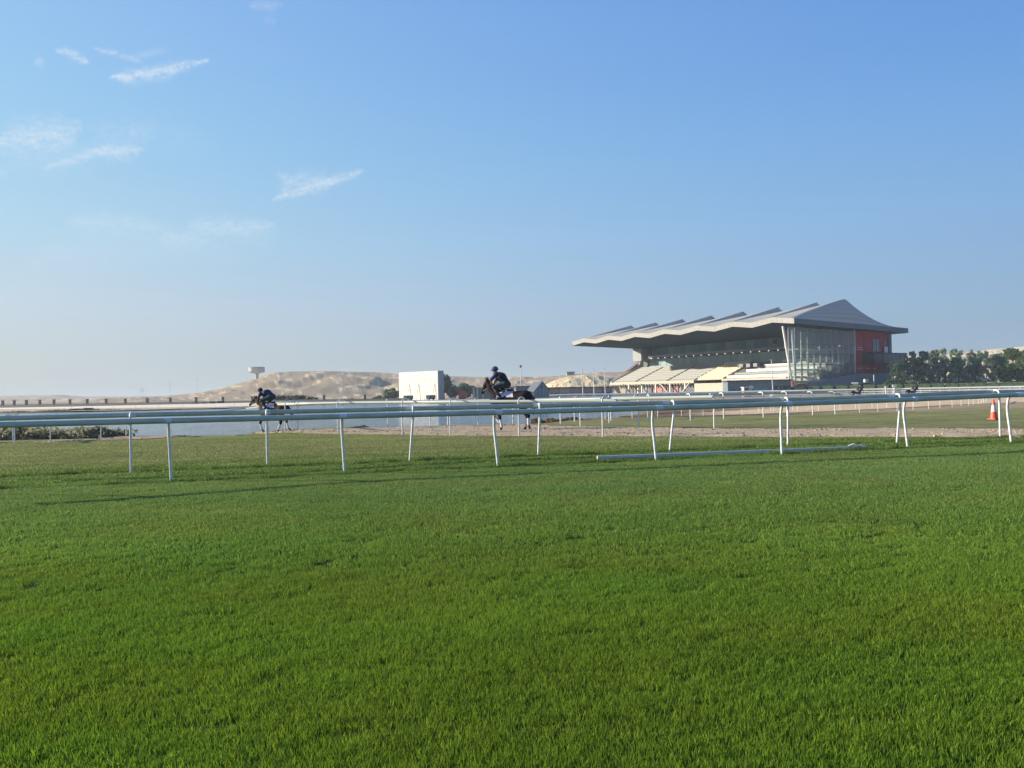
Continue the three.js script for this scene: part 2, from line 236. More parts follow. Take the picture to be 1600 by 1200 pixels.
function scatter(dA, dB, step, dens, ok) { const out = []; for (let d = dA; d < dB; d += step) { const W = 0.70 * d + 1.2, n = Math.round((2 * W / step) * dens); for (let i = 0; i < n; i++) { const x = -W + 2 * W * (i + rnd()) / n, dd = d + rr(0, step); if (!ok || ok(x, dd)) out.push([x, dd]); } } return out; }
const blade = (c) => mat(c, 0.95, { vertexColors: true, transmission: 0.45, thickness: 0, specularIntensity: 0.2 });
const turfC = (x, d) => { const a = fbm(x * 0.25 + 3, -d * 0.6, 2, 4), b = fbm(x * 0.9, d * 1.7, 11, 3), v = (1 + 0.24 * a + 0.16 * b) * lerp(1.18, 1.24, ss(3, 11, d)), yl = 1 + 0.3 * fbm(x * 0.4, d * 0.9, 21, 3), t = ss(3, 14, d); return [v * yl * lerp(1.02, 1.08, t), v * lerp(1.02, 0.96, t), v * lerp(0.6, 2.0, t)]; };
const turfH = (x, d) => 1 + 0.3 * fbm(x * 0.8, d * 1.3, 17, 3);
const inTurf = (x, d) => d < d1(x) - 0.02;
grassField('turf_blades', 'upright blades of lush green turf in the foreground', [0, 1, 2, 3].map(() => patch(150, 0.15, 0.026, 0.048, 0.0017, 0.6)), blade([0.145, 0.23, 0.031]), scatter(2.2, 8.5, 0.13, 2.3, (x, d) => inTurf(x, d) && rnd() > ss(5, 8.5, d)), turfC, turfH);
grassField('turf_blades', 'distant blades of the green turf reaching to the rail', [0, 1, 2].map(() => patch(230, 0.3, 0.026, 0.05, 0.0034, 0.6)), blade([0.142, 0.23, 0.034]), scatter(5, 22, 0.26, 2.2, (x, d) => inTurf(x, d) && rnd() < ss(5, 8.5, d)), turfC, turfH);
const vergeC = (x, d) => { const a = fbm(x * 0.2 + 9, d * 0.9, 5, 4), v = 1 + 0.4 * a + 0.3 * fbm(x * 0.8, d * 2.2, 14, 2), y = ss(-0.5, 4, d - d2(x) + 2.4 * a); return [v * lerp(0.76, 1.28, y), v * lerp(0.86, 1.08, y), v * lerp(1.0, 2.3, y)]; };
const dirtN = dn.map((q) => [q.x, -q.z]).sort((a, b) => a[0] - b[0]);
grassField('field_grass', 'short paler grass between the near rails and the dirt track', [0, 1, 2].map(() => patch(150, 0.4, 0.018, 0.045, 0.006, 0.9)), blade([0.2, 0.26, 0.055]), scatter(12, 36, 0.4, 2.0, (x, d) => d > d1(x) + 0.05 && d < interp(dirtN, x)[0] - 0.1), vergeC);

// uncut grass along the feet of the near rails
{ const pts = []; for (let x = -13; x < 24; x += 0.035) { if (rnd() < 0.75) pts.push([x, d1(x) + rr(-0.16, 0.1)]); if (rnd() < 0.4) pts.push([x, d2(x) + rr(-0.1, 0.1)]); } grassField('rail_grass', 'longer uncut grass along the feet of the near rails', [0, 1].map(() => patch(46, 0.16, 0.05, 0.11, 0.004, 0.8)), blade([0.135, 0.2, 0.055]), pts, (x, d) => { const v = 1 + 0.4 * n3(x * 2, d * 2); return [v, v, v]; }, (x) => 0.8 + 0.8 * Math.max(0, n3(x * 1.3, 4))); }
// clods thrown up on the dirt strip
{
  const ca = new THREE.CatmullRomCurve3(dn.map((q) => V(q.x, 0, q.z)), false, 'centripetal').getSpacedPoints(600), cb = new THREE.CatmullRomCurve3(df.map((q) => V(q.x, 0, q.z)), false, 'centripetal').getSpacedPoints(600);
  const g = new THREE.IcosahedronGeometry(1, 1), P = g.attributes.position; for (let i = 0; i < P.count; i++) { const k = 1 + 0.5 * n3(P.getX(i) * 2, P.getY(i) * 2, P.getZ(i) * 2); P.setXYZ(i, P.getX(i) * k, P.getY(i) * k * 0.7, P.getZ(i) * k); } g.computeVertexNormals();
  const n = 12000, im = new THREE.InstancedMesh(g, mat([0.42, 0.31, 0.2], 1, { specularIntensity: 0.1 }), n), o = new THREE.Object3D(), c = new THREE.Color();
  for (let i = 0; i < n; i++) { const u = rnd() * 600, k = Math.floor(u), q = ca[k].clone().lerp(cb[k], rr(0.02, 0.98)); q.x += rr(-0.15, 0.15); const s = 0.016 + 0.036 * rnd() ** 3; o.position.set(q.x, ground(q.x, -q.z) + 0.035, q.z); o.rotation.set(rr(0, 6), rr(0, 6), rr(0, 6)); o.scale.setScalar(s); o.updateMatrix(); im.setMatrixAt(i, o.matrix); const v = rr(0.6, 1.25); im.setColorAt(i, c.setRGB(v, v * rr(0.92, 1), v * rr(0.85, 1))); }
  im.name = 'clods'; im.userData.kind = 'stuff'; im.castShadow = im.receiveShadow = true; scene.add(tag(im, 'loose clods of earth scattered over the dirt track'));
}
// ---------------------------------------------------------------- running rails: a pipe on gooseneck posts
// bases: world points of the posts; railH: height of the pipe's axis above the ground at each post; reach: metres from post to pipe; side: +1 the pipe hangs on the camera's side of the posts
const SIDE = (a, b) => { const t = b.clone().sub(a).setY(0).normalize(); return V(-t.z, 0, t.x); }; // for a line running to the right this points towards the camera
function rail(name, label, group, bases, o) {
  const th = thing(name, label, 'rail', bases[Math.floor(bases.length / 2)].clone(), 0, group), off = th.position, n = bases.length, top = [];
  bases.forEach((b, i) => {
    const nrm = SIDE(bases[Math.max(0, i - 1)], bases[Math.min(n - 1, i + 1)]).multiplyScalar(o.side), h = typeof o.h === 'function' ? o.h(b, i) : Array.isArray(o.h) ? o.h[i] : o.h;
    const axis = b.clone().addScaledVector(nrm, o.reach); axis.y = b.y + h; top.push(axis.sub(off));
  });
  // the pipe runs a little past its last posts, smooth in plan
  const ext = [top[0].clone().lerp(top[1], -(o.ext0 ?? 0.4)), ...top, top[n - 1].clone().lerp(top[n - 2], -(o.ext1 ?? 0.4))];
  const curve = new THREE.CatmullRomCurve3(ext, false, 'centripetal');
  part('pipe', new THREE.TubeGeometry(curve, n * 6, o.r, o.sides ?? 14, false), o.m ?? M.rail, th);
  for (const e of [ext[0], ext[n + 1]]) part('end_cap', new THREE.SphereGeometry(o.r * 1.02, 10, 8).translate(...e.toArray()), M.joint, th);
  bases.forEach((b, i) => {
    const t = top[i], nrm = SIDE(bases[Math.max(0, i - 1)], bases[Math.min(n - 1, i + 1)]).multiplyScalar(o.side), foot = b.clone().sub(off), pr = o.pr ?? 0.026, L = o.lean ? o.lean(b, i) : 0, along = V(-nrm.z, 0, nrm.x);
    const rise = o.rise ?? 0.1, hi = t.clone(); hi.y += o.r + rise;
    const sh = t.clone().addScaledVector(nrm, -o.reach); const up = sh.clone(); up.y = t.y - (o.bend ?? 0.12); up.addScaledVector(along, L);
    foot.y -= 0.06;
    const sx = (k, y) => sh.clone().lerp(t, k).setY(y).addScaledVector(along, L), pts = [foot, foot.clone().lerp(up, 0.5), up, sx(o.bend ? 0.1 : 0, lerp(up.y, hi.y, 0.55)), sx(o.bend ? 0.24 : 0.12, lerp(up.y, hi.y, 0.85)), sx(0.4, hi.y), sx(0.72, hi.y - 0.005), sx(0.95, lerp(hi.y, t.y, 0.45)), sx(1, t.y)];
    const p = part('post', new THREE.TubeGeometry(new THREE.CatmullRomCurve3(pts, false, 'centripetal'), 22, pr, 8, false), M.post, th);
    if (o.joint) { const tg = curve.getTangentAt(clamp((i + 1) / (n + 1), 0, 1)); part('pipe_joint', bar(t.clone().addScaledVector(tg, -0.07), t.clone().addScaledVector(tg, 0.07), o.r + 0.004, 14), M.joint, th); }
  });
  return th;
}
const heightFromPx = (b, py) => { const v = V(((800 + 1200 * b.x / -b.z) - 800) / 1200, 0, 0); const px = 800 + 1200 * b.x / -b.z; return at(px, py, -b.z).y - b.y; };
// near rail: posts beyond it, pipe towards us; the last few bases lie outside the frame
const R1all = [hit(-90, 775), ...R1B, V(R1B[6].x + 3.1, 0, 0), V(R1B[6].x + 6.2, 0, 0)].map((b) => { if (!b.z) { b.z = -d1(b.x); b.y = ground(b.x, -b.z); } return b; });
const R1Y = [[-90, 665.5], [0, 662.8], [268, 656.5], [539, 649.8], [779, 643.8], [1026, 637], [1222, 630.6], [1419, 623.6], [1581, 616.6], [1700, 612], [1850, 607]];
const railY = (T) => (b) => { const px = 800 + 1200 * b.x / -b.z; return at(px, interp(T, px)[0], -b.z + 0).y - b.y; };
rail('running_rail', 'nearest grey white plastic running rail on gooseneck posts along the lush turf', 'white running rails', R1all, { h: railY(R1Y), r: 0.052, reach: 0.26, side: 1, rise: -0.05, bend: 0.3, joint: true, pr: 0.028, lean: (b, i) => [0.05, 0.03, 0.04, 0.07, 0.07, 0.01, 0.09, 0.09, 0.06, 0.05][i] });
const R2all = [hit(-60, 750.5), ...R2B, V(R2B[6].x + 2.9, 0, 0), V(R2B[6].x + 5.8, 0, 0)].map((b) => { if (!b.z) { b.z = -d2(b.x); b.y = ground(b.x, -b.z); } return b; });
const R2Y = [[-60, 655.5], [0, 653.2], [205, 648.6], [418, 644.2], [640, 638.8], [841, 634], [1046, 629.4], [1231, 624.4], [1401, 618.8], [1600, 611]];
rail('running_rail', 'second running rail just behind the nearest one with white goosenecks over its pipe', 'white running rails', R2all, { h: railY(R2Y), r: 0.052, reach: 0.2, side: -1, rise: -0.005, joint: true, pr: 0.026, lean: (b, i) => [0, 0, 0, 0.1, 0.06, 0.14, 0.03, 0.12, 0, 0][i] });
// rails of the dirt track
const R3px = [[-40, 697], [23, 694.6], [79, 691.6], [158, 689], [262, 684.8], [333, 679.8], [392, 677.6], [446, 678], [528, 678.6], [629, 679.8], [704, 681.8], [811, 682.6], [942, 683.6]];
const R3Y = [[-40, 656], [23, 654], [79, 652], [158, 650.5], [262, 648], [333, 644.5], [392, 636.5], [446, 631.5], [528, 629.6], [629, 628.8], [704, 628.3], [811, 627.6], [942, 626.5]];
rail('running_rail', 'curved white rail on the near edge of the dirt track dipping behind the left horse', 'white running rails', R3px.map(([x, y]) => hit(x, y)), { h: railY(R3Y), r: 0.055, reach: 0.4, side: -1, rise: 0.08, pr: 0.024, ext1: 0.1 });
const R4px = [[-60, 691], [20, 688.2], [122, 685.2], [197, 683.6], [289, 680], [374, 676.6], [465.6, 673], [536, 671], [606, 668], [672, 667], [747, 666], [828, 666.5], [907, 668.6], [998, 669.4], [1116, 670.6]];
const R4Y = [[-60, 653], [0, 652], [122, 650.2], [200, 648.8], [289, 646.6], [330, 643.8], [374, 639.4], [420, 633], [465, 630], [536, 629], [600, 628], [800, 625.8], [1000, 622], [1116, 620]];
rail('running_rail', 'long sunlit white rail on the lake side of the dirt track', 'white running rails', R4px.map(([x, y]) => hit(x, y)), { h: railY(R4Y), r: 0.06, reach: 0.3, side: 1, rise: 0.06, pr: 0.024, ext1: 0.03 });
const R5px = [[700, 665.5], [802, 663.6], [876, 662], [952, 660.3], [1015, 659], [1079, 656.6], [1131, 654.6], [1193, 652], [1230, 650.6], [1270, 648.4], [1305, 647], [1343, 645], [1372, 643.4], [1402, 642], [1427, 640.6], [1451, 639], [1469, 637.4], [1488, 635.8], [1502, 634.4], [1514, 633.4], [1521, 632.5], [1529, 631.5], [1533.5, 630.6], [1537, 629.6], [1541, 628.6]];
rail('running_rail', 'white rail with many short posts along the edge of the far grass strip', 'white running rails', R5px.map(([x, y]) => hit(x, y)), { h: 1.12, r: 0.05, reach: 0.3, side: -1, rise: 0.02, pr: 0.03, sides: 8 });
const R6px = [[849, 659.8], [898, 658.6], [955, 657], [1028, 653.4], [1099, 649.8], [1160, 648.6], [1209, 645.6], [1247, 644], [1279, 642.4], [1313, 640.8], [1337, 639.6], [1363, 638], [1386, 636.8], [1408, 635.4], [1428, 634]];
rail('running_rail', 'white rail on the near side of the far sand track', 'white running rails', R6px.map(([x, y]) => hit(x, y)), { h: 1.12, r: 0.05, reach: 0.3, side: -1, rise: 0.02, pr: 0.034, sides: 8 });
const R7px = [[946, 655.4], [988, 653.6], [1012, 652.6], [1065, 650.6], [1117, 648.6], [1186, 644.8], [1205, 643.6], [1239, 641.2]];
rail('running_rail', 'short white rail at the end of the lake beside the brown soil', 'white running rails', R7px.map(([x, y]) => hit(x, y)), { h: 1.1, r: 0.05, reach: 0.3, side: -1, rise: 0.02, pr: 0.034, sides: 8 });

// loose rail pipe lying on the verge
{
  const a = hit(937, 719.6), b = hit(1352, 703.6); a.y += 0.05; b.y += 0.05;
  const th = thing('loose_pipe', 'loose grey white rail pipe lying on the grass between the two near rails', 'pipe', a.clone()); const q = b.clone().sub(a);
  part('pipe', bar(V(0, 0, 0), q, 0.05, 16), M.rail, th);
  const dir = q.clone().normalize(); part('end_collar', bar(dir.clone().multiplyScalar(-0.05), dir.clone().multiplyScalar(0.07), 0.056, 16), M.cream, th);
  const k = dir.clone().multiplyScalar(q.length() - 0.25); part('bracket', tube([k.clone().add(V(-0.14, 0.05, 0.02)), k.clone().add(V(-0.02, 0.09, 0.04)), k.clone().add(V(0.06, 0.05, 0.06)), k.clone().add(V(0.14, 0.07, 0.03))], 0.022, 14, 8), M.white, th);
}
// traffic cone
{
  const p = hit(1553, 655.6), th = thing('traffic_cone', 'red and white traffic cone standing on the far grass at the right', 'traffic cone', p, 0.4), s = (hit(1553, 655.6).z * -1) * 31 / 1200 / 0.75;
  th.scale.setScalar(s);
  const ring = (y0, y1, r0, r1) => new THREE.LatheGeometry([new THREE.Vector2(r0, y0), new THREE.Vector2(r1, y1)], 24);
  part('base', [new RoundedBoxGeometry(0.34, 0.04, 0.34, 2, 0.015).translate(0, 0.02, 0)], M.redtrim, th);
  part('cone', ring(0.04, 0.30, 0.135, 0.095), mat([0.7, 0.085, 0.03], 0.5), th); part('cone_top', [ring(0.56, 0.75, 0.055, 0.028), new THREE.SphereGeometry(0.028, 10, 6).translate(0, 0.75, 0)], mat([0.7, 0.085, 0.03], 0.5), th);
  part('reflective_band', [ring(0.30, 0.56, 0.0955, 0.0555)], M.white, th);
}

// ---------------------------------------------------------------- bodies: a distance field of tapered capsules, meshed
function sdf(bones, res = 64, pad = 0.06, k = 0.03) { // bones: [ax,ay,az,ar,bx,by,bz,br,(smoothness)]
  const lo = [9, 9, 9], hi = [-9, -9, -9]; for (const b of bones) for (const [o, r] of [[0, b[3]], [4, b[7]]]) for (let i = 0; i < 3; i++) { lo[i] = Math.min(lo[i], b[o + i] - r); hi[i] = Math.max(hi[i], b[o + i] + r); }
  for (let i = 0; i < 3; i++) { lo[i] -= pad; hi[i] += pad; }
  const mc = new MarchingCubes(res, M.white, false, false, 60000); mc.isolation = 0;
  const half = res / 2, S = [0, 1, 2].map((i) => (hi[i] - lo[i]) / 2), C = [0, 1, 2].map((i) => (hi[i] + lo[i]) / 2);
  const B = bones.map((b) => { const dx = b[4] - b[0], dy = b[5] - b[1], dz = b[6] - b[2]; return { b, dx, dy, dz, q: 1 / Math.max(1e-9, dx * dx + dy * dy + dz * dz), k: b[8] ?? k }; });
  for (let z = 0; z < res; z++) { const pz = C[2] + S[2] * (z - half) / half; for (let y = 0; y < res; y++) { const py = C[1] + S[1] * (y - half) / half; for (let x = 0; x < res; x++) {
    const px = C[0] + S[0] * (x - half) / half; let D = 9;
    for (const { b, dx, dy, dz, q, k } of B) { const ex = px - b[0], ey = py - b[1], ez = pz - b[2], t = clamp((ex * dx + ey * dy + ez * dz) * q, 0, 1), fx = ex - t * dx, fy = ey - t * dy, fz = ez - t * dz, d = Math.sqrt(fx * fx + fy * fy + fz * fz) - (b[3] + (b[7] - b[3]) * t);
      const h = Math.max(k - Math.abs(D - d), 0) / k; D = Math.min(D, d) - h * h * k * 0.25; }
    mc.field[x + y * res + z * res * res] = -D; } } }
  mc.update(); const n = mc.count, p = new Float32Array(n * 3); for (let i = 0; i < n; i++) for (let c = 0; c < 3; c++) p[i * 3 + c] = C[c] + S[c] * mc.positionArray[i * 3 + c];
  let g = new THREE.BufferGeometry(); g.setAttribute('position', new THREE.BufferAttribute(p, 3)); g = mergeVertices(g, 1e-4); g.computeVertexNormals(); return g;
}
const sc3 = (b, s) => b.map((v, i) => (i === 8 ? v : v * s));
const HM = { coat: (dark) => mat([1, 1, 1], 0.8, { vertexColors: true, specularIntensity: 0.25 }), tack: mat([0.02, 0.014, 0.01], 0.45), blue: mat([0.02, 0.07, 0.32], 0.7), cloth: mat([0.72, 0.66, 0.72], 0.8, { map: fine1 }), bandage: mat([0.74, 0.72, 0.72], 0.8, { map: fine1 }), hoof: mat([0.02, 0.018, 0.016], 0.5), hair: mat([0.008, 0.007, 0.007], 0.7), rein: mat([0.45, 0.36, 0.3], 0.6) };
// o: coat, points (leg colour), pose of the legs, poll and muzzle
function horse(name, label, pos, turn, scale, o, group) {
  const th = thing(name, label, 'horse', pos, turn, group); th.scale.setScalar(scale);
  const P = o.poll, Z = o.muzzle, B = [
    [0.52, 1.20, 0, 0.27, 0.05, 1.16, 0, 0.295, 0.12], [0.05, 1.16, 0, 0.295, -0.38, 1.22, 0, 0.255, 0.12], [-0.38, 1.22, 0, 0.255, -0.68, 1.28, 0, 0.245, 0.12], [-0.68, 1.24, 0.06, 0.2, -0.84, 1.1, 0.09, 0.12, 0.1], [-0.68, 1.24, -0.06, 0.2, -0.84, 1.1, -0.09, 0.12, 0.1],
    [0.42, 1.42, 0, 0.12, 0.1, 1.4, 0, 0.07, 0.12], [0.66, 1.14, 0.05, 0.15, 0.66, 1.14, -0.05, 0.15, 0.1],
    [0.5, 1.3, 0, 0.23, lerp(0.6, P[0], 0.5), lerp(1.36, P[1], 0.5), 0, 0.155, 0.1], [lerp(0.6, P[0], 0.5), lerp(1.36, P[1], 0.5), 0, 0.155, P[0] - 0.04, P[1] - 0.04, 0, 0.098, 0.08],
    [P[0], P[1] - 0.03, 0, 0.092, lerp(P[0], Z[0], 0.35), lerp(P[1], Z[1], 0.35), 0, 0.098, 0.05], [lerp(P[0], Z[0], 0.35) - 0.03, lerp(P[1], Z[1], 0.35) - 0.05, 0, 0.085, lerp(P[0], Z[0], 0.7), lerp(P[1], Z[1], 0.7), 0, 0.062, 0.05], [lerp(P[0], Z[0], 0.35), lerp(P[1], Z[1], 0.35), 0, 0.085, Z[0] - 0.01, Z[1] + 0.03, 0, 0.055, 0.05], [Z[0], Z[1], 0.018, 0.045, Z[0], Z[1], -0.018, 0.045, 0.03],
  ];
  for (const s of [-1, 1]) B.push([P[0] - 0.01, P[1] + 0.03, s * 0.055, 0.03, P[0] + 0.02, P[1] + 0.1, s * 0.07, 0.026, 0.02], [P[0] + 0.02, P[1] + 0.1, s * 0.07, 0.026, P[0] + 0.03, P[1] + 0.18, s * 0.066, 0.007, 0.02]);
  const bands = [], hooves = [];
  for (const L of o.legs) { // joints from the top, each [x, y], z, fore or hind
    const z = L.z, J = L.j, R = L.fore ? [0.14, 0.105, 0.058, 0.05, 0.038, 0.043, 0.04] : [0.2, 0.135, 0.07, 0.058, 0.042, 0.046, 0.042];
    B.push([L.root[0], L.root[1], z * 0.8, R[0], J[0][0], J[0][1], z, R[1], 0.1], [J[0][0], J[0][1], z, R[1], J[1][0], J[1][1], z, R[2], 0.05], [J[1][0], J[1][1], z, R[3], J[2][0], J[2][1], z, R[4], 0.03], [J[2][0], J[2][1], z, R[5], J[3][0], J[3][1], z, R[6], 0.03]);
    const a = V(J[1][0], J[1][1], z).lerp(V(J[2][0], J[2][1], z), 0.22), b = V(J[1][0], J[1][1], z).lerp(V(J[2][0], J[2][1], z), 1.0);
    if (L.band) bands.push([bar(a, b, 0.056, 12, 0.052), bar(b, V(J[3][0], J[3][1], z).lerp(b, 0.6), 0.054, 12, 0.05)]);
    const f = V(J[2][0], J[2][1], z), h = V(J[3][0], J[3][1], z), dn = h.clone().sub(f).normalize(); hooves.push(bar(h, h.clone().addScaledVector(dn, 0.075), 0.045, 10, 0.058));
  }
  const g = sdf(B, 92, 0.05, 0.05);
  paint(g, (x, y, z) => { const low = 1 - ss(0.55, 0.95, y), muz = 1 - ss(0.05, 0.28, Math.hypot(x - Z[0], y - Z[1])), k = 1 + 0.35 * n3(x * 6, y * 6, z * 6); return mix3(o.coat, o.points, clamp(low * (1 - 0) + muz * 0.8, 0, 1)).map((c) => c * k); });
  part('body', g, HM.coat(), th);
  for (const b of bands) part('leg_bandage', b, HM.bandage, th);
  for (const h of hooves) part('hoof', h, HM.hoof, th);
  // mane and tail
  const crest = []; for (let i = 0; i <= 9; i++) { const t = i / 9, x = lerp(0.5, P[0] - 0.02, t), y = lerp(1.55, P[1] + 0.06, t) + 0.03 * Math.sin(t * 3.1); crest.push([x - 0.02, y - 0.07, 0, 0.03, x - 0.05 - 0.02 * (i % 2), y - 0.22, 0.1, 0.008, 0.03]); }
  part('mane', sdf(crest, 44, 0.03, 0.03), HM.hair, th);
  part('tail', sdf([[-0.88, 1.38, 0, 0.045, -0.98, 1.2, 0, 0.06, 0.05], [-0.98, 1.2, 0, 0.06, -1.04 + o.tail, 0.9, 0, 0.07, 0.05], [-1.04 + o.tail, 0.9, 0, 0.07, -1.0 + o.tail, 0.58, 0.02, 0.012, 0.05]], 40, 0.03), HM.hair, th);
  // tack
  const cl = grid(14, 14, (u, v) => { const x = lerp(-0.2 - 0.1 * (Math.abs(v - 0.5) * 2) ** 2, 0.42, u), a = lerp(-1.25, 1.25, v), r = 0.315 + 0.006 * n3(u * 6, v * 6); return V(x, 1.17 + (r + 0.02) * Math.cos(a) * 1.0, r * Math.sin(a)); }); part('saddle_cloth', cl, HM.cloth, th);
  part('saddle', sdf([[0.3, 1.5, 0, 0.06, 0.06, 1.49, 0, 0.08, 0.05], [0.06, 1.49, 0, 0.08, -0.1, 1.53, 0, 0.05, 0.05], [0.2, 1.48, 0.12, 0.04, 0.26, 1.24, 0.3, 0.025, 0.05], [0.2, 1.48, -0.12, 0.04, 0.26, 1.24, -0.3, 0.025, 0.05]], 44, 0.03), HM.tack, th);
  const hoop = (c, r, ax, w, n = 28) => { const q = new THREE.Quaternion().setFromUnitVectors(V(0, 0, 1), ax.clone().normalize()); return new THREE.TorusGeometry(r, w, 6, n).scale(1, 1, 1).applyQuaternion(q).translate(...c.toArray()); };
  part('girth', new THREE.TorusGeometry(0.302, 0.02, 6, 30).rotateY(Math.PI / 2).scale(2.4, 1, 1).translate(0.3, 1.18, 0), o.breast ?? HM.tack, th);
  if (o.breast) part('breast_girth', [tube([V(0.3, 1.2, 0.3), V(0.6, 1.18, 0.25), V(0.815, 1.16, 0.08), V(0.825, 1.16, 0), V(0.815, 1.16, -0.08), V(0.6, 1.18, -0.25), V(0.3, 1.2, -0.3)], 0.03, 30, 6).scale(1, 1.0, 1), new THREE.SphereGeometry(0.15, 14, 10).scale(0.55, 1.15, 1.25).translate(0.735, 1.16, 0)], o.breast, th);
  const hd = V(Z[0] - P[0], Z[1] - P[1], 0).normalize(), hp = (t) => V(lerp(P[0], Z[0], t), lerp(P[1], Z[1], t), 0);
  part('bridle', [hoop(hp(0.72), 0.075, hd, 0.009), hoop(hp(0.28).add(V(0, 0.0, 0)), 0.104, hd, 0.009), bar(hp(0.1).add(V(-0.02, 0.02, 0.1)), hp(0.82).add(V(-0.02, 0, 0.062)), 0.009), bar(hp(0.1).add(V(-0.02, 0.02, -0.1)), hp(0.82).add(V(-0.02, 0, -0.062)), 0.009)], HM.tack, th);
  for (const s of [-1, 1]) part('rein', tube([hp(0.86).add(V(-0.03, 0, s * 0.06)), hp(0.86).lerp(V(...o.hands, 0), 0.5).add(V(0, -0.03, s * 0.12)), V(o.hands[0], o.hands[1], s * 0.08)], 0.009, 12, 5), HM.rein, th);
  return th;
}
function rider(label, pos, turn, scale, r, group) {
  const th = thing('person', label, 'person', pos, turn, group); th.scale.setScalar(scale);
  const H = r.head, S = r.shoulder, C = r.chest, P = r.pelvis, K = r.knee, A = r.ankle, E = r.elbow, W = r.hand, L = (a, b, t) => [lerp(a[0], b[0], t), lerp(a[1], b[1], t)];
  const skin = mat([0.3, 0.15, 0.09], 0.6), b = [], shirt = [], vest = [], trous = [], bootL = [];
  const fwd = r.look;
  b.push([P[0], P[1], 0, 0.13, C[0], C[1], 0, 0.13, 0.06], [C[0], C[1], 0, 0.13, S[0], S[1], 0, 0.12, 0.06], [S[0], S[1], 0, 0.07, H[0] - 0.02, H[1] - 0.06, 0, 0.055, 0.04], [H[0], H[1], 0, 0.088, H[0] - 0.02, H[1] + 0.04, 0, 0.09, 0.03], [H[0] + 0.02, H[1] - 0.08, 0, 0.055, H[0] + 0.05, H[1] - 0.085, 0, 0.038, 0.03], [H[0] + 0.09, H[1] - 0.005, 0, 0.014, H[0] + 0.103, H[1] - 0.035, 0, 0.015, 0.015]);
  for (const s of [-1, 1]) {
    const sh = [S[0], S[1], s * 0.17], el = [E[0], E[1], s * 0.21], ha = [W[0], W[1], s * 0.07], hip = [P[0], P[1], s * 0.1], kn = [K[0], K[1], s * 0.3], an = [A[0], A[1], s * 0.3], to = [A[0] + 0.17, A[1] - 0.06, s * 0.32];
    b.push([...sh, 0.062, ...el, 0.045, 0.03], [...el, 0.045, ...ha, 0.03, 0.02], [...hip, 0.1, ...kn, 0.066, 0.04], [...kn, 0.062, ...an, 0.042, 0.03], [...an, 0.042, ...to, 0.03, 0.02], [H[0] - 0.01, H[1] - 0.02, s * 0.085, 0.02, H[0] - 0.015, H[1] - 0.05, s * 0.085, 0.014, 0.01]);
    shirt.push([S[0] - 0.02, S[1], s * 0.1, 0.09, ...sh, 0.082, 0.05], [...sh, 0.082, ...[0, 1, 2].map((i) => lerp(sh[i], el[i], 0.92)), 0.062, 0.03]);
    trous.push([P[0], P[1], s * 0.08, 0.145, ...hip, 0.13, 0.06], [...hip, 0.128, ...kn, 0.083, 0.05], [...kn, 0.08, ...[0, 1, 2].map((i) => lerp(kn[i], an[i], 0.4)), 0.068, 0.03]);
    bootL.push([[...[0, 1, 2].map((i) => lerp(kn[i], an[i], 0.35)), 0.078, ...an, 0.058, 0.03], [...an, 0.058, ...to, 0.042, 0.03]]);
    // a hand closed round the rein: palm, four fingers curling under, thumb on top
    const hb = [[ha[0] - 0.03, ha[1] + 0.005, ha[2], 0.03, ha[0] + 0.035, ha[1], ha[2], 0.03, 0.012]];
    [[0.024, 0.030], [0.008, 0.034], [-0.008, 0.032], [-0.022, 0.026]].forEach(([o, l]) => hb.push([ha[0] + 0.05, ha[1] + o, ha[2], 0.0095, ha[0] + 0.05 + l, ha[1] + o - 0.004, ha[2] - s * 0.012, 0.009, 0.004], [ha[0] + 0.05 + l, ha[1] + o - 0.004, ha[2] - s * 0.012, 0.009, ha[0] + 0.045 + l * 0.5, ha[1] + o - 0.01, ha[2] - s * 0.042, 0.0085, 0.004]));
    hb.push([ha[0], ha[1] + 0.028, ha[2] - s * 0.012, 0.0115, ha[0] + 0.04, ha[1] + 0.045, ha[2] - s * 0.024, 0.0095, 0.008], [ha[0] + 0.04, ha[1] + 0.045, ha[2] - s * 0.024, 0.0095, ha[0] + 0.066, ha[1] + 0.04, ha[2] - s * 0.03, 0.009, 0.006]);
    r.handGeo = [...(r.handGeo ?? []), sdf(hb, 40, 0.012, 0.01)];
  }
  part('body', [sdf(b, 84, 0.03, 0.03), ...r.handGeo], skin, th);
  const fabric = (c) => mat(c, 0.85, { map: fine1 });
  part('shirt', sdf([...shirt, [C[0], C[1], 0, 0.14, S[0], S[1], 0, 0.125, 0.08]], 60, 0.03), fabric(r.cShirt), th);
  part('vest', sdf([[P[0] + 0.01, P[1] + 0.05, 0.05, 0.125, C[0], C[1], 0.06, 0.15, 0.08], [P[0] + 0.01, P[1] + 0.05, -0.05, 0.125, C[0], C[1], -0.06, 0.15, 0.08], [C[0], C[1], 0.06, 0.15, S[0] - 0.03, S[1] - 0.0, 0.07, 0.118, 0.08], [C[0], C[1], -0.06, 0.15, S[0] - 0.03, S[1], -0.07, 0.118, 0.08]], 60, 0.03), fabric(r.cVest), th);
  part('breeches', sdf(trous, 60, 0.03), fabric(r.cTrousers), th);
  for (const bl of bootL) part('boot', sdf(bl, 40, 0.03), M.black, th);
  const hel = part('helmet', [new THREE.SphereGeometry(0.122, 20, 12, 0, 6.2832, 0, 1.75).scale(1.12, 1.05, 1).rotateZ(-0.12).translate(H[0] - 0.01, H[1] + 0.045, 0)], fabric(r.cHelmet), th);
  part('peak', [new THREE.SphereGeometry(0.1, 16, 6).scale(1.0, 0.12, 0.85).rotateZ(-0.25).translate(H[0] + 0.1, H[1] + 0.03, 0)], M.navy, hel);
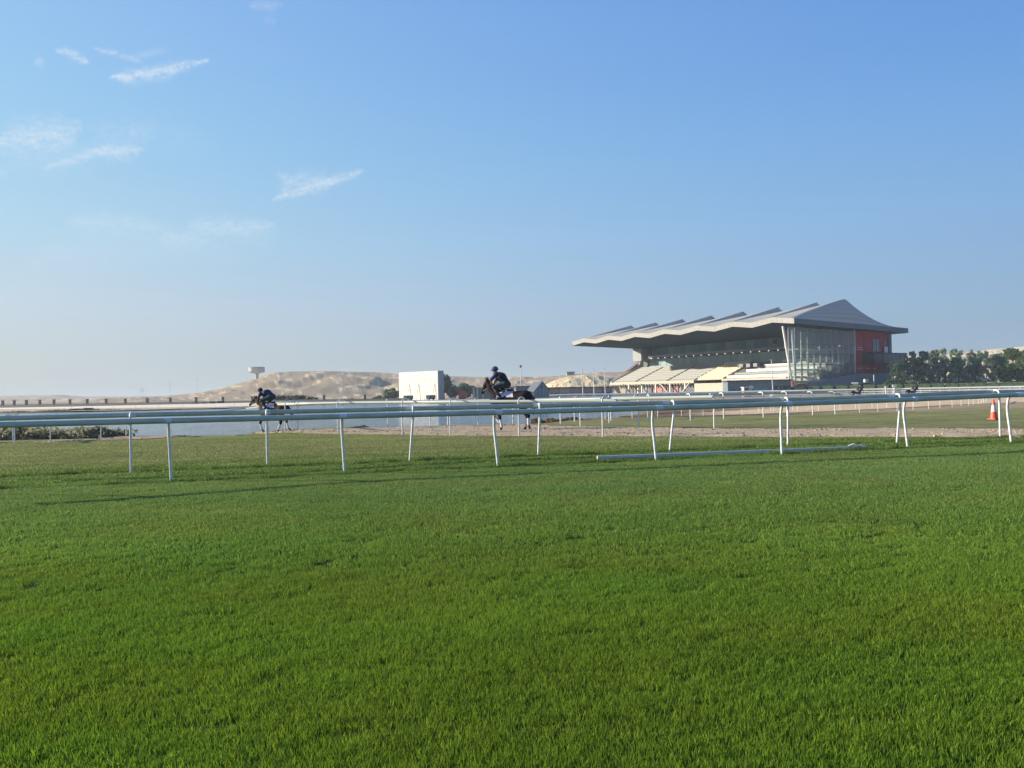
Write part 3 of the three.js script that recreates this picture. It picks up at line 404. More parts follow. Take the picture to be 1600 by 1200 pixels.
  part('goggles', [new THREE.TorusGeometry(0.1, 0.018, 6, 20).rotateX(Math.PI / 2).scale(1.05, 1, 0.95).rotateZ(-0.1).translate(H[0] + 0.0, H[1] + 0.005, 0)], M.black, th);
  for (const s of [-1, 1]) part('eye', new THREE.SphereGeometry(0.013, 8, 6).translate(H[0] + 0.078, H[1] - 0.003, s * 0.034), M.white, th);
  part('mouth', new RoundedBoxGeometry(0.012, 0.01, 0.04, 1, 0.004).translate(H[0] + 0.082, H[1] - 0.075, 0), M.brick, th);
  for (const s of [-1, 1]) part('stirrup', [new THREE.TorusGeometry(0.06, 0.01, 6, 16).rotateY(Math.PI / 2).translate(A[0] + 0.1, A[1] - 0.05, s * 0.32), bar(V(A[0] + 0.1, A[1], s * 0.32), V(0.2, 1.46, s * 0.2), 0.012, 5)], M.metal, th);
  return th;
}
const bay = { coat: [0.017, 0.012, 0.013], points: [0.010, 0.009, 0.010] }, brown = { coat: [0.06, 0.026, 0.016], points: [0.02, 0.012, 0.01] };
const trot1 = [
  { fore: 1, z: 0.15, root: [0.5, 1.14], j: [[0.53, 0.9], [0.78, 0.58], [0.56, 0.34], [0.5, 0.24]], band: 1 }, // near fore lifted, seen from the left of a horse heading left
  { fore: 1, z: -0.15, root: [0.5, 1.14], j: [[0.46, 0.9], [0.36, 0.5], [0.28, 0.17], [0.32, 0.085]], band: 1 },
  { fore: 0, z: 0.15, root: [-0.6, 1.16], j: [[-0.46, 0.92], [-0.66, 0.53], [-0.6, 0.18], [-0.55, 0.085]], band: 1 },
  { fore: 0, z: -0.15, root: [-0.6, 1.16], j: [[-0.5, 0.9], [-0.84, 0.56], [-0.84, 0.25], [-0.87, 0.15]], band: 1 },
];
const gallop = [
  { fore: 1, z: 0.15, root: [0.5, 1.14], j: [[0.5, 0.9], [0.56, 0.5], [0.46, 0.17], [0.5, 0.085]], band: 1 },
  { fore: 1, z: -0.15, root: [0.5, 1.14], j: [[0.52, 0.9], [0.68, 0.52], [0.6, 0.22], [0.53, 0.13]], band: 1 },
  { fore: 0, z: 0.15, root: [-0.6, 1.16], j: [[-0.36, 0.9], [-0.34, 0.5], [-0.2, 0.2], [-0.17, 0.1]], band: 1 },
  { fore: 0, z: -0.15, root: [-0.6, 1.16], j: [[-0.56, 0.88], [-0.92, 0.58], [-1.02, 0.28], [-1.1, 0.19]], band: 1 },
];
const face = Math.atan2(-0.447, -0.894) ; // heading of the dirt track: left and away
const turnOf = (hx, hz) => Math.atan2(-hz, hx); // rotation that takes +x to (hx, hz)
const T1 = turnOf(-0.894, -0.447);
const p1 = onGround(796, 29.2); 
const H1 = horse('horse', 'dark bay horse with white leg bandages and blue breast girth trotting on the dirt track', p1, T1, 1.0, { ...bay, poll: [0.95, 1.9], muzzle: [1.17, 1.46], legs: trot1, tail: 0.02, hands: [0.72, 1.76], breast: HM.blue });
const J1 = rider('rider in blue cap and dark vest crouching on the dark bay horse', p1, T1, 1.0, { head: [0.62, 2.30], shoulder: [0.50, 2.13], chest: [0.34, 2.05], pelvis: [0.14, 1.76], knee: [0.50, 1.66], ankle: [0.26, 1.28], elbow: [0.68, 1.95], hand: [0.72, 1.74], cShirt: [0.02, 0.04, 0.15], cVest: [0.01, 0.014, 0.024], cTrousers: [0.02, 0.036, 0.045], cHelmet: [0.025, 0.075, 0.22] });
const p2 = onGround(426, 36), T2 = turnOf(-0.93, -0.36);
horse('horse', 'brown bay horse with white socks galloping left behind the curved rail', p2, T2, 0.93, { ...brown, poll: [1.06, 1.78], muzzle: [1.42, 1.42], legs: gallop, tail: -0.1, hands: [0.86, 1.68] });
rider('rider in blue jacket and dark breeches bent low over the brown horse', p2, T2, 0.93, { head: [0.78, 2.12], shoulder: [0.62, 1.99], chest: [0.36, 2.03], pelvis: [0.06, 1.82], knee: [0.48, 1.62], ankle: [0.2, 1.28], elbow: [0.74, 1.78], hand: [0.86, 1.66], cShirt: [0.02, 0.035, 0.13], cVest: [0.014, 0.028, 0.085], cTrousers: [0.014, 0.045, 0.055], cHelmet: [0.012, 0.02, 0.05] });
// ---------------------------------------------------------------- the grandstand. Own axes: x = t (from its front edge back), y up, z = -s (s runs along it from the near end)
{
  const GY = -1.25, ST = thing('grandstand', 'modern grandstand with folded silver roof, glass end and tiers of pale seats', 'grandstand', V(84.5, GY, -229), Math.atan2(0.536, 0.844));
  const W = (t, h, s) => V(t, h, -s), BAY = 110 / 7, TR = 32.7, WID = 60, LEN = 110;
  const tri = (s) => { const u = ((s / BAY) % 1 + 1) % 1; return 1 - Math.abs(2 * u - 1); };
  const saw = (s) => { const u = ((s / BAY) % 1 + 1) % 1; return u < 0.93 ? 30.7 - 2.1 * (u / 0.93) : 28.6 + 2.1 * ((u - 0.93) / 0.07); };
  const eave = (t) => lerp(22.8, 21.4, t / WID);
  function roofH(s, t) {
    const hf = 22.8 + 1.0 * tri(s), hr = saw(s), hb = 21.4; let h;
    if (t < TR) h = lerp(hf, hr, t / TR); else h = hb + (hr - hb) * Math.pow(1 - (t - TR) / (WID - TR), 1.7);
    const up = 1.0 * Math.max(0, 1 - Math.abs(t - TR) / 34), ws = 1.2 + 4.8 * Math.min(1, t / TR); if (s < BAY) h += up * (1 - Math.max(0, s - 5) / (BAY - 5)); if (s < ws) h = lerp(eave(t), h, 1 - (1 - s / ws) ** 1.7);
    return h;
  }
  const sCuts = []; for (let i = 0; i < 7; i++) for (const u of i === 0 ? [0, 0.02, 0.04, 0.065, 0.09, 0.12, 0.15, 0.19, 0.23, 0.27, 0.31, 0.35, 0.38, 0.42, 0.5, 0.7, 0.93] : [0, 0.25, 0.5, 0.75, 0.93]) sCuts.push((i + u) * BAY); sCuts.push(LEN);
  const tCuts = [0, 4, 8, 12, 16, 20, 24, 28, TR, 36, 40, 44, 48, 52, 56, WID];
  const cutGrid = (A, B, f, uvf) => { const a = A.length - 1, b = B.length - 1; return grid(a, b, (u, v) => f(A[Math.round(u * a)], B[Math.round(v * b)]), uvf); };
  const seam = tex(256, (u) => { const e = Math.abs(((u * 8) % 1) - 0.5) * 2; const k = e > 0.9 ? 0.62 : 0.92 + 0.06 * Math.sin(u * 40); return [k, k, k]; });
  const roofM = mat([0.47, 0.45, 0.38], 0.85, { specularIntensity: 0.35, map: rep(seam, 1, 1), bumpMap: rep(seam, 1, 1), bumpScale: 0.008 });
  const roofUV = (q) => [-q.z / 5, q.x / 5];
  part('roof', toCreasedNormals(cutGrid([...sCuts].reverse(), tCuts, (s, t) => W(t, roofH(s, t), s), roofUV), 0.22), roofM, ST, 'folded silver roof rising in seven saw teeth');
  const sF = []; for (let i = 0; i <= 14; i++) sF.push(i * BAY / 2); const tr0 = (s) => (s < 4 ? tri(s) * (s / 4) : tri(s));
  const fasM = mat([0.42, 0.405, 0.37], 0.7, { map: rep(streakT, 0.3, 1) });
  part('front_fascia', cutGrid(sF, [0, 1], (s, v) => W(-0.05 + 0.25 * (1 - v), 21.2 + v * 1.62 + tri(s), s), (q) => [-q.z / 4, q.y / 4]), fasM, ST);
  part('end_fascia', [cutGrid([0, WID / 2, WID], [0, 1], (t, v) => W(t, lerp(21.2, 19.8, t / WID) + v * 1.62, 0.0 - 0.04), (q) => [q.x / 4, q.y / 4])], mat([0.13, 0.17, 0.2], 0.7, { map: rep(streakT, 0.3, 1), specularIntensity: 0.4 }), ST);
  part('back_fascia', cutGrid([0, LEN], [0, 1], (s, v) => W(WID, 19.8 + v * 1.62, s)), fasM, ST);
  part('far_fascia', cutGrid([0, WID], [0, 1], (t, v) => W(t, lerp(21.2, 19.8, t / WID) + v * 1.6, LEN)), fasM, ST);
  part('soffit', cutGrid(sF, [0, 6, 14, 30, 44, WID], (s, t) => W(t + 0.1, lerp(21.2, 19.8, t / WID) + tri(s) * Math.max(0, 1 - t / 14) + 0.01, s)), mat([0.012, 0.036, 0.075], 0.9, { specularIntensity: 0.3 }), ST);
  // ---- recessed glazed front: two bands of panes
  const F = 38, paneM = [[0.09, 0.25, 0.33], [0.14, 0.31, 0.36], [0.07, 0.2, 0.28]].map((c) => mat(c, 0.25, { specularIntensity: 0.4 })), lowM = [[0.27, 0.39, 0.42], [0.22, 0.34, 0.38], [0.3, 0.41, 0.43]].map((c) => mat(c, 0.25, { specularIntensity: 0.4 }));
  const mull = [];
  for (let s = 12, i = 0; s < 103; s += 3.5, i++) {
    part('window_pane', new THREE.BoxGeometry(0.06, 4.2, 3.36).translate(F, 18.15, -s - 1.75), paneM[i % 3], ST);
    part('window_pane', new THREE.BoxGeometry(0.06, 3.7, 3.36).translate(F - 1.2, 13.45, -s - 1.75), lowM[(i * 5 + 1) % 3], ST);
    part('mullion', [new THREE.BoxGeometry(0.16, 4.4, 0.14).translate(F - 0.04, 18.1, -s), new THREE.BoxGeometry(0.16, 3.7, 0.12).translate(F - 1.24, 13.45, -s)], M.grey, ST);
  }
  part('facade_wall', [box(0.6, 9.2, 106, F + 0.5, 11.3, -57), box(22, 20, 100, 49, 0, -56)], mat([0.1, 0.12, 0.13], 0.7), ST);
  part('balcony', [box(4.2, 0.45, 92, F - 2.2, 15.45, -57.5)], M.darkgrey, ST); part('balcony_rail', [box(0.06, 0.9, 92, F - 4.25, 15.9, -57.5)], mat([0.13, 0.17, 0.18], 0.25), ST);
  const lampM = mat([0.8, 0.8, 0.76], 0.4, { emissive: new THREE.Color(1, 0.95, 0.85), emissiveIntensity: 0.55 });
  for (let s = 8; s < 100; s += 4.1) part('lamp', new THREE.SphereGeometry(0.24, 8, 6).translate(F - 4.5, 15.5, -s), lampM, ST);
  part('end_box', [rbox(9, 5.6, 5.5, F - 2, 14.6, -105.2, 0.1)], mat([0.3, 0.32, 0.32], 0.6, { map: rep(streakT, 1, 1) }), ST, 'pale grey projecting box at the far end');
  part('display_board', [box(0.2, 1.8, 9, F - 4.6, 17.6, -22)], mat([0.5, 0.55, 0.52], 0.5), ST); part('screen', [box(0.25, 3.2, 3, F - 4.4, 16.8, -14)], M.darkgrey, ST); part('speaker_box', [box(0.7, 1.7, 0.9, F - 4.4, 17.8, -34)], M.black, ST);
  // ---- three tiers of pale seats, divided by aisles
  const t0 = 18, t1 = 34, h0 = 5.2, h1 = 11.3, ROWS = 16, seatM = mat([0.52, 0.51, 0.47], 0.8, { map: rep(fineT, 1) }), seatG = mat([0.34, 0.34, 0.32], 0.8, { map: rep(fineT, 1) });
  const block = (sa, sb, rise, m, name, label) => { for (let r = 0; r < ROWS; r++) { const t = lerp(t0, t1, r / ROWS), h = lerp(h0, h1, r / ROWS) + rise; part(name, [box(0.62, 0.42, sb - sa, t + 0.62, h, -(sa + sb) / 2), box(0.1, 0.42, sb - sa, t + 0.9, h + 0.4, -(sa + sb) / 2)], r % 2 ? m : (m === seatM ? seatG : m), ST, r ? undefined : label); } };
  block(58.6, 71.8, 0.25, seatM, 'seat_row'); block(73.4, 90.2, 0.25, seatM, 'seat_row'); block(91.8, 105.5, 0.25, seatM, 'seat_row');
  const rake = (sa, sb, lift, m, name) => { const g = cutGrid([sa, sb], [0, 1], (s, v) => W(lerp(t0 - 0.4, t1 + 0.6, v), lerp(h0, h1, v) + lift, s)); part(name, g, m, ST); };
  rake(4, 106.5, 0.05, mat([0.2, 0.2, 0.19], 0.8), 'terrace');
  for (const s of [72.6, 91, 57.8]) { const st = []; for (let r = 0; r < 30; r++) st.push(box(0.6, 0.2, 1.1, lerp(t0, t1, r / 30), lerp(h0, h1, r / 30) + 0.05, -s)); part('stair_aisle', st, M.darkgrey, ST); }
  part('side_fin', slabFin([[t0 - 1, h0 - 1.5], [t0, h0 + 0.8], [t1 - 1, h1 + 1], [t1 + 1.5, h1 + 4], [t1 + 2.5, h1 + 4], [t1 + 2.5, h1 - 3]], 106.6, 107), M.white, ST, 'white raking fin closing the far end of the seats');
  part('side_stair', slabFin([[t0 - 3, h0 - 2], [t1 + 1, h1 + 3], [t1 + 1, h1 + 1.6], [t0 - 3, h0 - 3.4]], 107.2, 109), M.brick, ST);
  function slabFin(poly, s0, s1) { const sh = new THREE.Shape(poly.map(([a, b]) => new THREE.Vector2(a, b))); return new THREE.ExtrudeGeometry(sh, { depth: s1 - s0, bevelEnabled: false }).translate(0, 0, -s1); }
  // bright yellow-cream chairs, one by one
  const ch = mat([0.72, 0.66, 0.46], 0.6), chairs = []; for (let r = 0; r < 14; r++) for (let k = 0; k < 15; k++) { const t = lerp(t0, t1, r / 14) + 0.5, h = lerp(h0, h1, r / 14) + 0.2, s = 45.2 + k * 0.82 + 0.25 * (r % 2); chairs.push(box(0.5, 0.5, 0.55, t, h, -s), box(0.14, 0.75, 0.55, t + 0.3, h + 0.35, -s)); }
  part('chair_block', chairs, ch, ST, 'bright cream chairs beside the hospitality boxes').userData.kind = 'stuff';
  // ---- stepped hospitality terraces near the glass end
  const band = (t, h, sa, sb, hh, m, name) => part(name, [box(0.3, hh, sb - sa, t, h, -(sa + sb) / 2)], m, ST);
  const floorS = (t, tt, h, sa, sb) => part('terrace_floor', [box(tt - t, 0.3, sb - sa, (t + tt) / 2, h - 0.3, -(sa + sb) / 2)], M.concrete, ST);
  for (const [t, h, sa, sb] of [[18.5, 6.0, 9, 43], [23, 8.1, 9, 38], [27.5, 9.7, 9, 34], [31.5, 11.2, 9, 29]]) { band(t, h - 0.25, sa, sb, 1.0, M.white, 'terrace_parapet'); floorS(t, t + 5, h, sa, sb); band(t + 4.4, h, sa, sb, 1.7, mat([0.22, 0.25, 0.25], 0.5), 'terrace_wall'); }
  band(17, 4.2, 4, 44, 1.4, M.cream, 'terrace_parapet');
  for (let i = 0; i < 14; i++) { const s = 6 + i * 2.6; part('terrace_table', [box(0.9, 0.75, 0.9, 20.4 + (i % 3) * 0.5, 6.0, -s)], i % 4 === 1 ? M.red : i % 4 === 2 ? M.darkgrey : M.cream, ST); }
  for (let i = 0; i < 6; i++) part('sunshade', [box(1.5, 1.2, 1.7, 26 + (i % 2), 9.7, -(36 + i * 1.6))], i % 2 ? M.darkgrey : M.grey, ST);
  // ---- concourse under the seats
  part('concourse_wall', [box(1, 4.6, 50, 20.5, 0, -82)], M.concrete, ST);
  for (const [sa, sb, m, h] of [[103, 99.5, M.beige, 4], [99, 95, M.navy, 3.4], [94, 93, M.brick, 3.4], [92.4, 90.6, M.white, 2.9], [90, 86.5, M.grey, 3.6], [85.6, 83.5, M.navy, 3.6], [83, 77.5, mat([0.42, 0.2, 0.17], 0.8), 3.8], [76.6, 74, M.brick, 3.8], [73.4, 71.5, M.darkgrey, 3.8], [71, 68.8, mat([0.42, 0.2, 0.17], 0.8), 3.8], [66, 60, M.navy, 3.8], [58, 57, M.black, 3.6], [55, 54, M.black, 3.6], [52.5, 51.4, M.darkgrey, 3.6]]) part('door', [box(0.2, h, Math.abs(sa - sb), 19.8, 0, -(sa + sb) / 2)], m, ST);
  part('beam', [box(0.8, 1.1, 48, 17.6, 4.4, -82)], M.cream, ST); for (let s = 60; s < 106; s += 1.6) part('bracket', [box(0.4, 0.6, 0.5, 17.0, 3.9, -s)], M.beige, ST);
  for (const s of [62, 70, 78, 86, 94]) part('column', [box(0.5, 4.4, 0.5, 16.8, 0, -s)], M.white, ST);
  for (const [s, d] of [[70, 5], [64, -5], [92, 5], [82, 4]]) part('staircase', slabFinS(s, d), s === 92 || s === 82 ? M.darkgrey : M.white, ST);
  function slabFinS(s, d) { return bar(W(16.2, 0.2, s), W(16.2, 4.6, s + d), 0.28, 4); }
  part('lower_wall', [box(14, 4.2, 14, 24, 0, -50.5)], M.cream, ST);
  // ---- glass end: curtain of panes on mullions, with pale columns and terraces behind
  const E = 3, glassM = mat([0.8, 0.86, 0.85], 0.05, { transmission: 0.92, thickness: 0, ior: 1.4, specularIntensity: 0.6 }), bot = (t) => lerp(2.4, 6.4, clamp((t - 1) / 33, 0, 1)), TOPS = [20.6, 15.4, 12.3, 9.2, 6.2];
  for (let k = 0; k < 11; k++) { const ta = 1 + k * 3, tb = ta + 3;
    for (let j = 0; j < 5; j++) { const hi = TOPS[j] - (j === 0 ? (ta / 60) * 1.0 : 0), lo = Math.max(bot((ta + tb) / 2), TOPS[j + 1] ?? 0); if (hi - lo < 0.4) continue; part('glass_pane', new THREE.BoxGeometry(2.9, hi - lo - 0.1, 0.05).translate((ta + tb) / 2, (hi + lo) / 2, -E), glassM, ST); }
    part('mullion', [box(0.09, 20.4 - bot(ta) - (ta / 60), 0.16, ta, bot(ta), -E)], mat([0.2, 0.24, 0.26], 0.6), ST); }
  for (const h of TOPS.slice(1)) part('transom', [box(33, 0.14, 0.28, 17.5, h - 0.07, -E)], M.darkgrey, ST);
  part('glass_corner', [box(0.25, 15, 0.5, 34.1, 6, -E)], M.mast, ST);
  for (let i = 0; i < 9; i++) part('inner_column', [box(0.42, i === 2 ? 13 : 9.4, 0.42, 4.2 + i * 3.1, 3 + i * 0.45, -E - 2.5)], M.cream, ST);
  for (let i = 0; i < 8; i++) part('inner_panel', [box(2.2, 5.4, 0.2, 8 + i * 3.3, 14.4, -9 - (i % 3))], [mat([0.24, 0.17, 0.17], 0.7), M.grey, mat([0.26, 0.17, 0.18], 0.7), mat([0.2, 0.2, 0.26], 0.7)][i % 4], ST);
  part('inner_floor', [box(24, 0.35, 6, 23, 14.0, -8)], M.concrete, ST); part('inner_wall', [box(22, 5, 0.3, 25, 15.2, -12.5)], mat([0.2, 0.19, 0.2], 0.7), ST); part('inner_wall', [box(8, 7, 0.3, 33, 6, -13)], mat([0.32, 0.29, 0.24], 0.8), ST);
  for (let j = 0; j < 3; j++) part('inner_stair', [box(20 - j * 4, 0.5, 3, 14 + j * 3, 5 + j * 2.4, -8)], M.cream, ST);
  // ---- raking white props at the front corner
  part('prop', [bar(W(0.2, 20.8, 4.2), W(3.2, 4.5, 3.8), 0.36, 10)], M.white, ST); part('prop', [bar(W(2.0, 19.6, 2.4), W(3.0, 4.5, 2.4), 0.3, 10)], M.white, ST); part('prop_foot', [bar(W(3.2, 4.5, 3.6), W(3.6, 0, 3.4), 0.5, 10)], M.redtrim, ST, 'coral red lower end of the raking props');
  // ---- red clad rear part of the end, balcony and post
  const redM = mat([0.42, 0.018, 0.045], 0.8, { map: fine1 });
  for (let k = 0; k < 4; k++) for (let j = 0; j < 4; j++) { const ta = 34.4 + k * 4.55, low = k === 3 && j === 0; if (low) continue; part('cladding_panel', [rbox(4.45, 3.35, 0.3, ta + 2.25, 6.4 + j * 3.42, -E - 0.02 * ((k + j) % 2), 0.03)], redM, ST); }
  part('recess', [box(4.4, 3.4, 0.3, 50.3, 6.3, -E - 2)], mat([0.16, 0.19, 0.18], 0.6), ST);
  part('red_wall', [box(18, 14, 9, 43.5, 6.2, -E - 5)], mat([0.2, 0.04, 0.045], 0.7), ST);
  for (const [t, h, w, hh] of [[44.6, 13.4, 1.7, 4.2], [46.4, 13.4, 1.3, 4.2], [50.6, 16.0, 0.9, 1.6]]) part('window', [box(w, hh, 0.12, t, h, -E + 0.28)], mat([0.09, 0.13, 0.16], 0.15), ST);
  for (const [t, h, w] of [[36.6, 14.6, 2.6], [36.8, 13.9, 3.4], [36.6, 7.8, 3.0], [40.6, 7.8, 2.2], [44.4, 7.8, 2.2]]) part('lettering', [box(w, 0.22, 0.04, t, h, -E + 0.2)], mat([0.5, 0.36, 0.36], 0.7), ST);
  part('balcony', [box(17.5, 3.5, 4.5, 46.5, 9.4, -1)], mat([0.008, 0.016, 0.034], 0.6), ST, 'dark projecting balcony on the red end'); part('balcony_opening', [box(5.0, 2.9, 0.1, 40.2, 9.7, 1.28)], M.black, ST); for (let k = 0; k < 5; k++) part('balcony_pane', [box(2.1, 2.5, 0.08, 44.4 + k * 2.3, 9.9, 1.28)], mat([0.02, 0.035, 0.06], 0.2), ST);
  part('notice_board', [box(2.0, 2.2, 0.15, 51.0, 13.0, -E + 0.4)], M.white, ST); part('post', [box(0.5, 19.6, 0.5, 53.2, 0, -E)], M.darkgrey, ST);
  // ---- sloping grey podium in front of the end
  { const sh = new THREE.Shape([[0.5, 0], [54, 0], [54, 6.2], [34, 6.2], [0.5, 2.3]].map(([a, b]) => new THREE.Vector2(a, b))); part('podium', new THREE.ExtrudeGeometry(sh, { depth: 4.6, bevelEnabled: false }).translate(0, 0, -E - 4), mat([0.22, 0.26, 0.29], 0.8, { map: fine1 }), ST); }
}
// ---------------------------------------------------------------- hills: real ridges with a foot, a crest and a back
function hill(label, prof, d0, d1h, o) { // prof: [px, py of the crest]; foot at d0, crest at d1h metres away
  const nu = o.nu ?? 150, nv = 22, x0 = prof[0][0], x1 = prof[prof.length - 1][0];
  const g = grid(nu, nv, (u, v) => {
    const px = lerp(x0, x1, u), py = interp(prof, px)[0], c = at(px, py, d1h), w = v < 0.7 ? v / 0.7 : 1, back = v > 0.7 ? (v - 0.7) / 0.3 : 0, d = lerp(d0, d1h, w) + back * (d1h - d0) * 0.8, x = (px - 800) / 1200 * d;
    const top = c.y + 1.5, nz = fbm(x * o.f, d * o.f * 1.5, o.s ?? 1, 5), gul = Math.abs(n3(x * o.f * 2.2, d * o.f * 0.4, 7)), sh = o.mesa ? ss(0, 1, Math.pow(w, 0.8)) * 0.5 + 0.5 * w : Math.pow(w, 0.9);
    const y = lerp(-1.5, top - 1.5, sh) + (nz * o.rough - gul * o.rough * 0.7) * Math.sin(Math.PI * Math.min(1, w)) - back * top * 0.9;
    return V(x, y, -d);
  }, (q) => [q.x / 30, q.z / 30]);
  const g2 = g.toNonIndexed(); g2.computeVertexNormals(); const use = o.facet ? g2 : g;
  paint(use, (x, y, z) => { const a = fbm(x * o.f * 3, y * o.f * 9 + z * o.f * 0.6, 5, 4), b = n3(x * o.f * 9, y * 0.5, z * o.f * 5); let c = mix3(o.c1, o.c2, clamp(0.5 + 1.1 * a, 0, 1)); if (b > 0.32) c = mix3(c, o.c3, 0.8); if (b < -0.38) c = mix3(c, [0.1, 0.09, 0.07], 0.55); return c; });
  return tag(struct('hills', use, mat([1, 1, 1], 0.95, { vertexColors: true, bumpMap: rep(dirtT, 1), bumpScale: 1.2 })), label);
}
const TAN = { c1: [0.6, 0.44, 0.25], c2: [0.38, 0.275, 0.165], c3: [0.9, 0.72, 0.43] };
hill('low hazy hills along the horizon at the far left', [[-500, 617], [-200, 619], [0, 618.5], [30, 618], [95, 616.5], [130, 619.5], [200, 619], [260, 618], [320, 613], [360, 608], [480, 607], [620, 606], [700, 606]], 1150, 1700, { f: 0.008, rough: 3.5, ...TAN });
hill('long flat topped rocky mesa behind the left horse', [[150, 623], [255, 619], [310, 613.5], [340, 608], [375, 598], [400, 591], [420, 584], [436, 580.5], [500, 579], [540, 580], [590, 581.5], [640, 585], [700, 587], [760, 589], [820, 592], [900, 600]], 560, 820, { f: 0.016, rough: 6.5, mesa: 1, facet: 1, nu: 260, ...TAN, c1: [0.48, 0.35, 0.2] });
hill('pale stony ridge behind the middle of the racecourse', [[600, 604], [650, 590], [720, 588.5], [790, 588], [850, 588], [905, 584], [940, 581], [1000, 580.5], [1060, 583], [1150, 590], [1200, 596]], 420, 640, { f: 0.025, rough: 5, facet: 1, nu: 240, ...TAN, c1: [0.66, 0.5, 0.32] });
hill('bright yellow rock outcrop above the low stables', [[820, 612], [846, 603], [868, 593], [890, 587], [912, 584.5], [936, 586], [960, 590], [1000, 600], [1030, 606]], 330, 400, { f: 0.05, rough: 3.2, nu: 160, facet: 1, c1: [0.95, 0.76, 0.42], c2: [0.6, 0.45, 0.27], c3: [1, 0.88, 0.55] });
hill('bright cream sandy hill rising behind the trees at the right', [[1300, 585], [1390, 561], [1410, 556.5], [1440, 554.5], [1480, 552], [1520, 548], [1560, 544], [1600, 540], [1700, 533], [1900, 530], [2200, 545]], 430, 620, { f: 0.02, rough: 5, facet: 1, nu: 200, c1: [1, 0.84, 0.52], c2: [0.72, 0.56, 0.34], c3: [0.42, 0.32, 0.19] });
// ---------------------------------------------------------------- leaves
function leaves(n, place, size, col) {
  const p = [], c = [], N = V(0, 0, 0), A = V(0, 0, 0), Bv = V(0, 0, 0);
  for (let i = 0; i < n; i++) { const { q, s } = place(i); N.set(rr(-1, 1), rr(-0.6, 1), rr(-1, 1)).normalize(); A.set(rr(-1, 1), rr(-1, 1), rr(-1, 1)).cross(N).normalize(); Bv.crossVectors(N, A); const a = size * rr(0.6, 1.3) * s, b = a * rr(0.45, 0.9);
    const P = [[-a, 0], [0, -b], [a, 0], [0, b]].map(([u, v]) => q.clone().addScaledVector(A, u).addScaledVector(Bv, v)); p.push(...P[0].toArray(), ...P[1].toArray(), ...P[2].toArray(), ...P[0].toArray(), ...P[2].toArray(), ...P[3].toArray());
    const k = rr(0.7, 1.3), w = col(q); for (let j = 0; j < 6; j++) c.push(w[0] * k, w[1] * k, w[2] * k); }
  const g = new THREE.BufferGeometry(); g.setAttribute('position', new THREE.Float32BufferAttribute(p, 3)); g.setAttribute('color', new THREE.Float32BufferAttribute(c, 3)); g.computeVertexNormals(); return g;
}
const leafM = mat([1, 1, 1], 0.95, { vertexColors: true, transmission: 0.5, thickness: 0, specularIntensity: 0.15 }), barkM = mat([0.16, 0.11, 0.07], 0.9, { map: fine1 });
// kind: 0 slender feathery, 1 broad round, 2 low bush
function tree(name, label, p, h, w, kind, col, group) {
  const th = thing(name, label, kind === 2 ? 'bush' : 'tree', p, rr(0, 6), group), lobes = [];
  if (kind === 0) for (let i = 0; i < 40; i++) { const t = rr(0.08, 1), r = w * 0.66 * (1 - t * 0.62) * rr(0.2, 1), a = rr(0, 6.3); lobes.push([r * Math.cos(a), h * t, r * Math.sin(a), w * rr(0.05, 0.15), h * rr(0.04, 0.09)]); }
  else if (kind === 1) for (let i = 0; i < 18; i++) { const a = rr(0, 6.3), e = rr(-1.2, 1.5), r = rr(0.3, 1); lobes.push([w * 0.4 * r * Math.cos(a) * Math.cos(e), h * (0.5 + 0.36 * r * Math.sin(e)), w * 0.4 * r * Math.sin(a) * Math.cos(e), w * rr(0.12, 0.22), h * rr(0.09, 0.17)]); }
  else for (let i = 0; i < 9; i++) lobes.push([w * rr(-0.38, 0.38), h * rr(0.15, 0.7), w * rr(-0.38, 0.38), w * rr(0.12, 0.26), h * rr(0.15, 0.3)]);
  const n = kind === 2 ? 420 : kind === 1 ? 2600 : 2300;
  part('crown', leaves(n, () => { const L = lobes[Math.floor(rnd() * lobes.length)], v = V(rr(-1, 1), rr(-1, 1), rr(-1, 1)); v.normalize().multiplyScalar(Math.pow(rnd(), 0.4)); return { q: V(L[0] + v.x * L[3], Math.max(0.05, L[1] + v.y * L[4]), L[2] + v.z * L[3]), s: 1 }; }, kind === 0 ? 0.42 : kind === 1 ? 0.6 : 0.13 * Math.max(1, w / 3), (q) => { const k = 0.85 + 0.4 * n3(q.x * 0.5, q.y * 0.4, q.z * 0.5); return col.map((x) => x * k); }), leafM, th);
  const tr = [bar(V(0, -0.3, 0), V(rr(-0.3, 0.3), h * (kind === 0 ? 0.85 : 0.5), rr(-0.3, 0.3)), h * (kind === 2 ? 0.03 : 0.018), 7, h * 0.006)];
  for (const L of lobes.slice(0, 6)) tr.push(bar(V(0, h * (kind === 0 ? 0.25 : 0.2), 0), V(L[0] * 0.8, L[1], L[2] * 0.8), h * 0.006, 5, h * 0.002));
  part('trunk', tr, barkM, th); return th;
}
const GREEN = [0.3, 0.4, 0.27], DARKG = [0.22, 0.31, 0.21], OLIVE = [0.38, 0.4, 0.28];
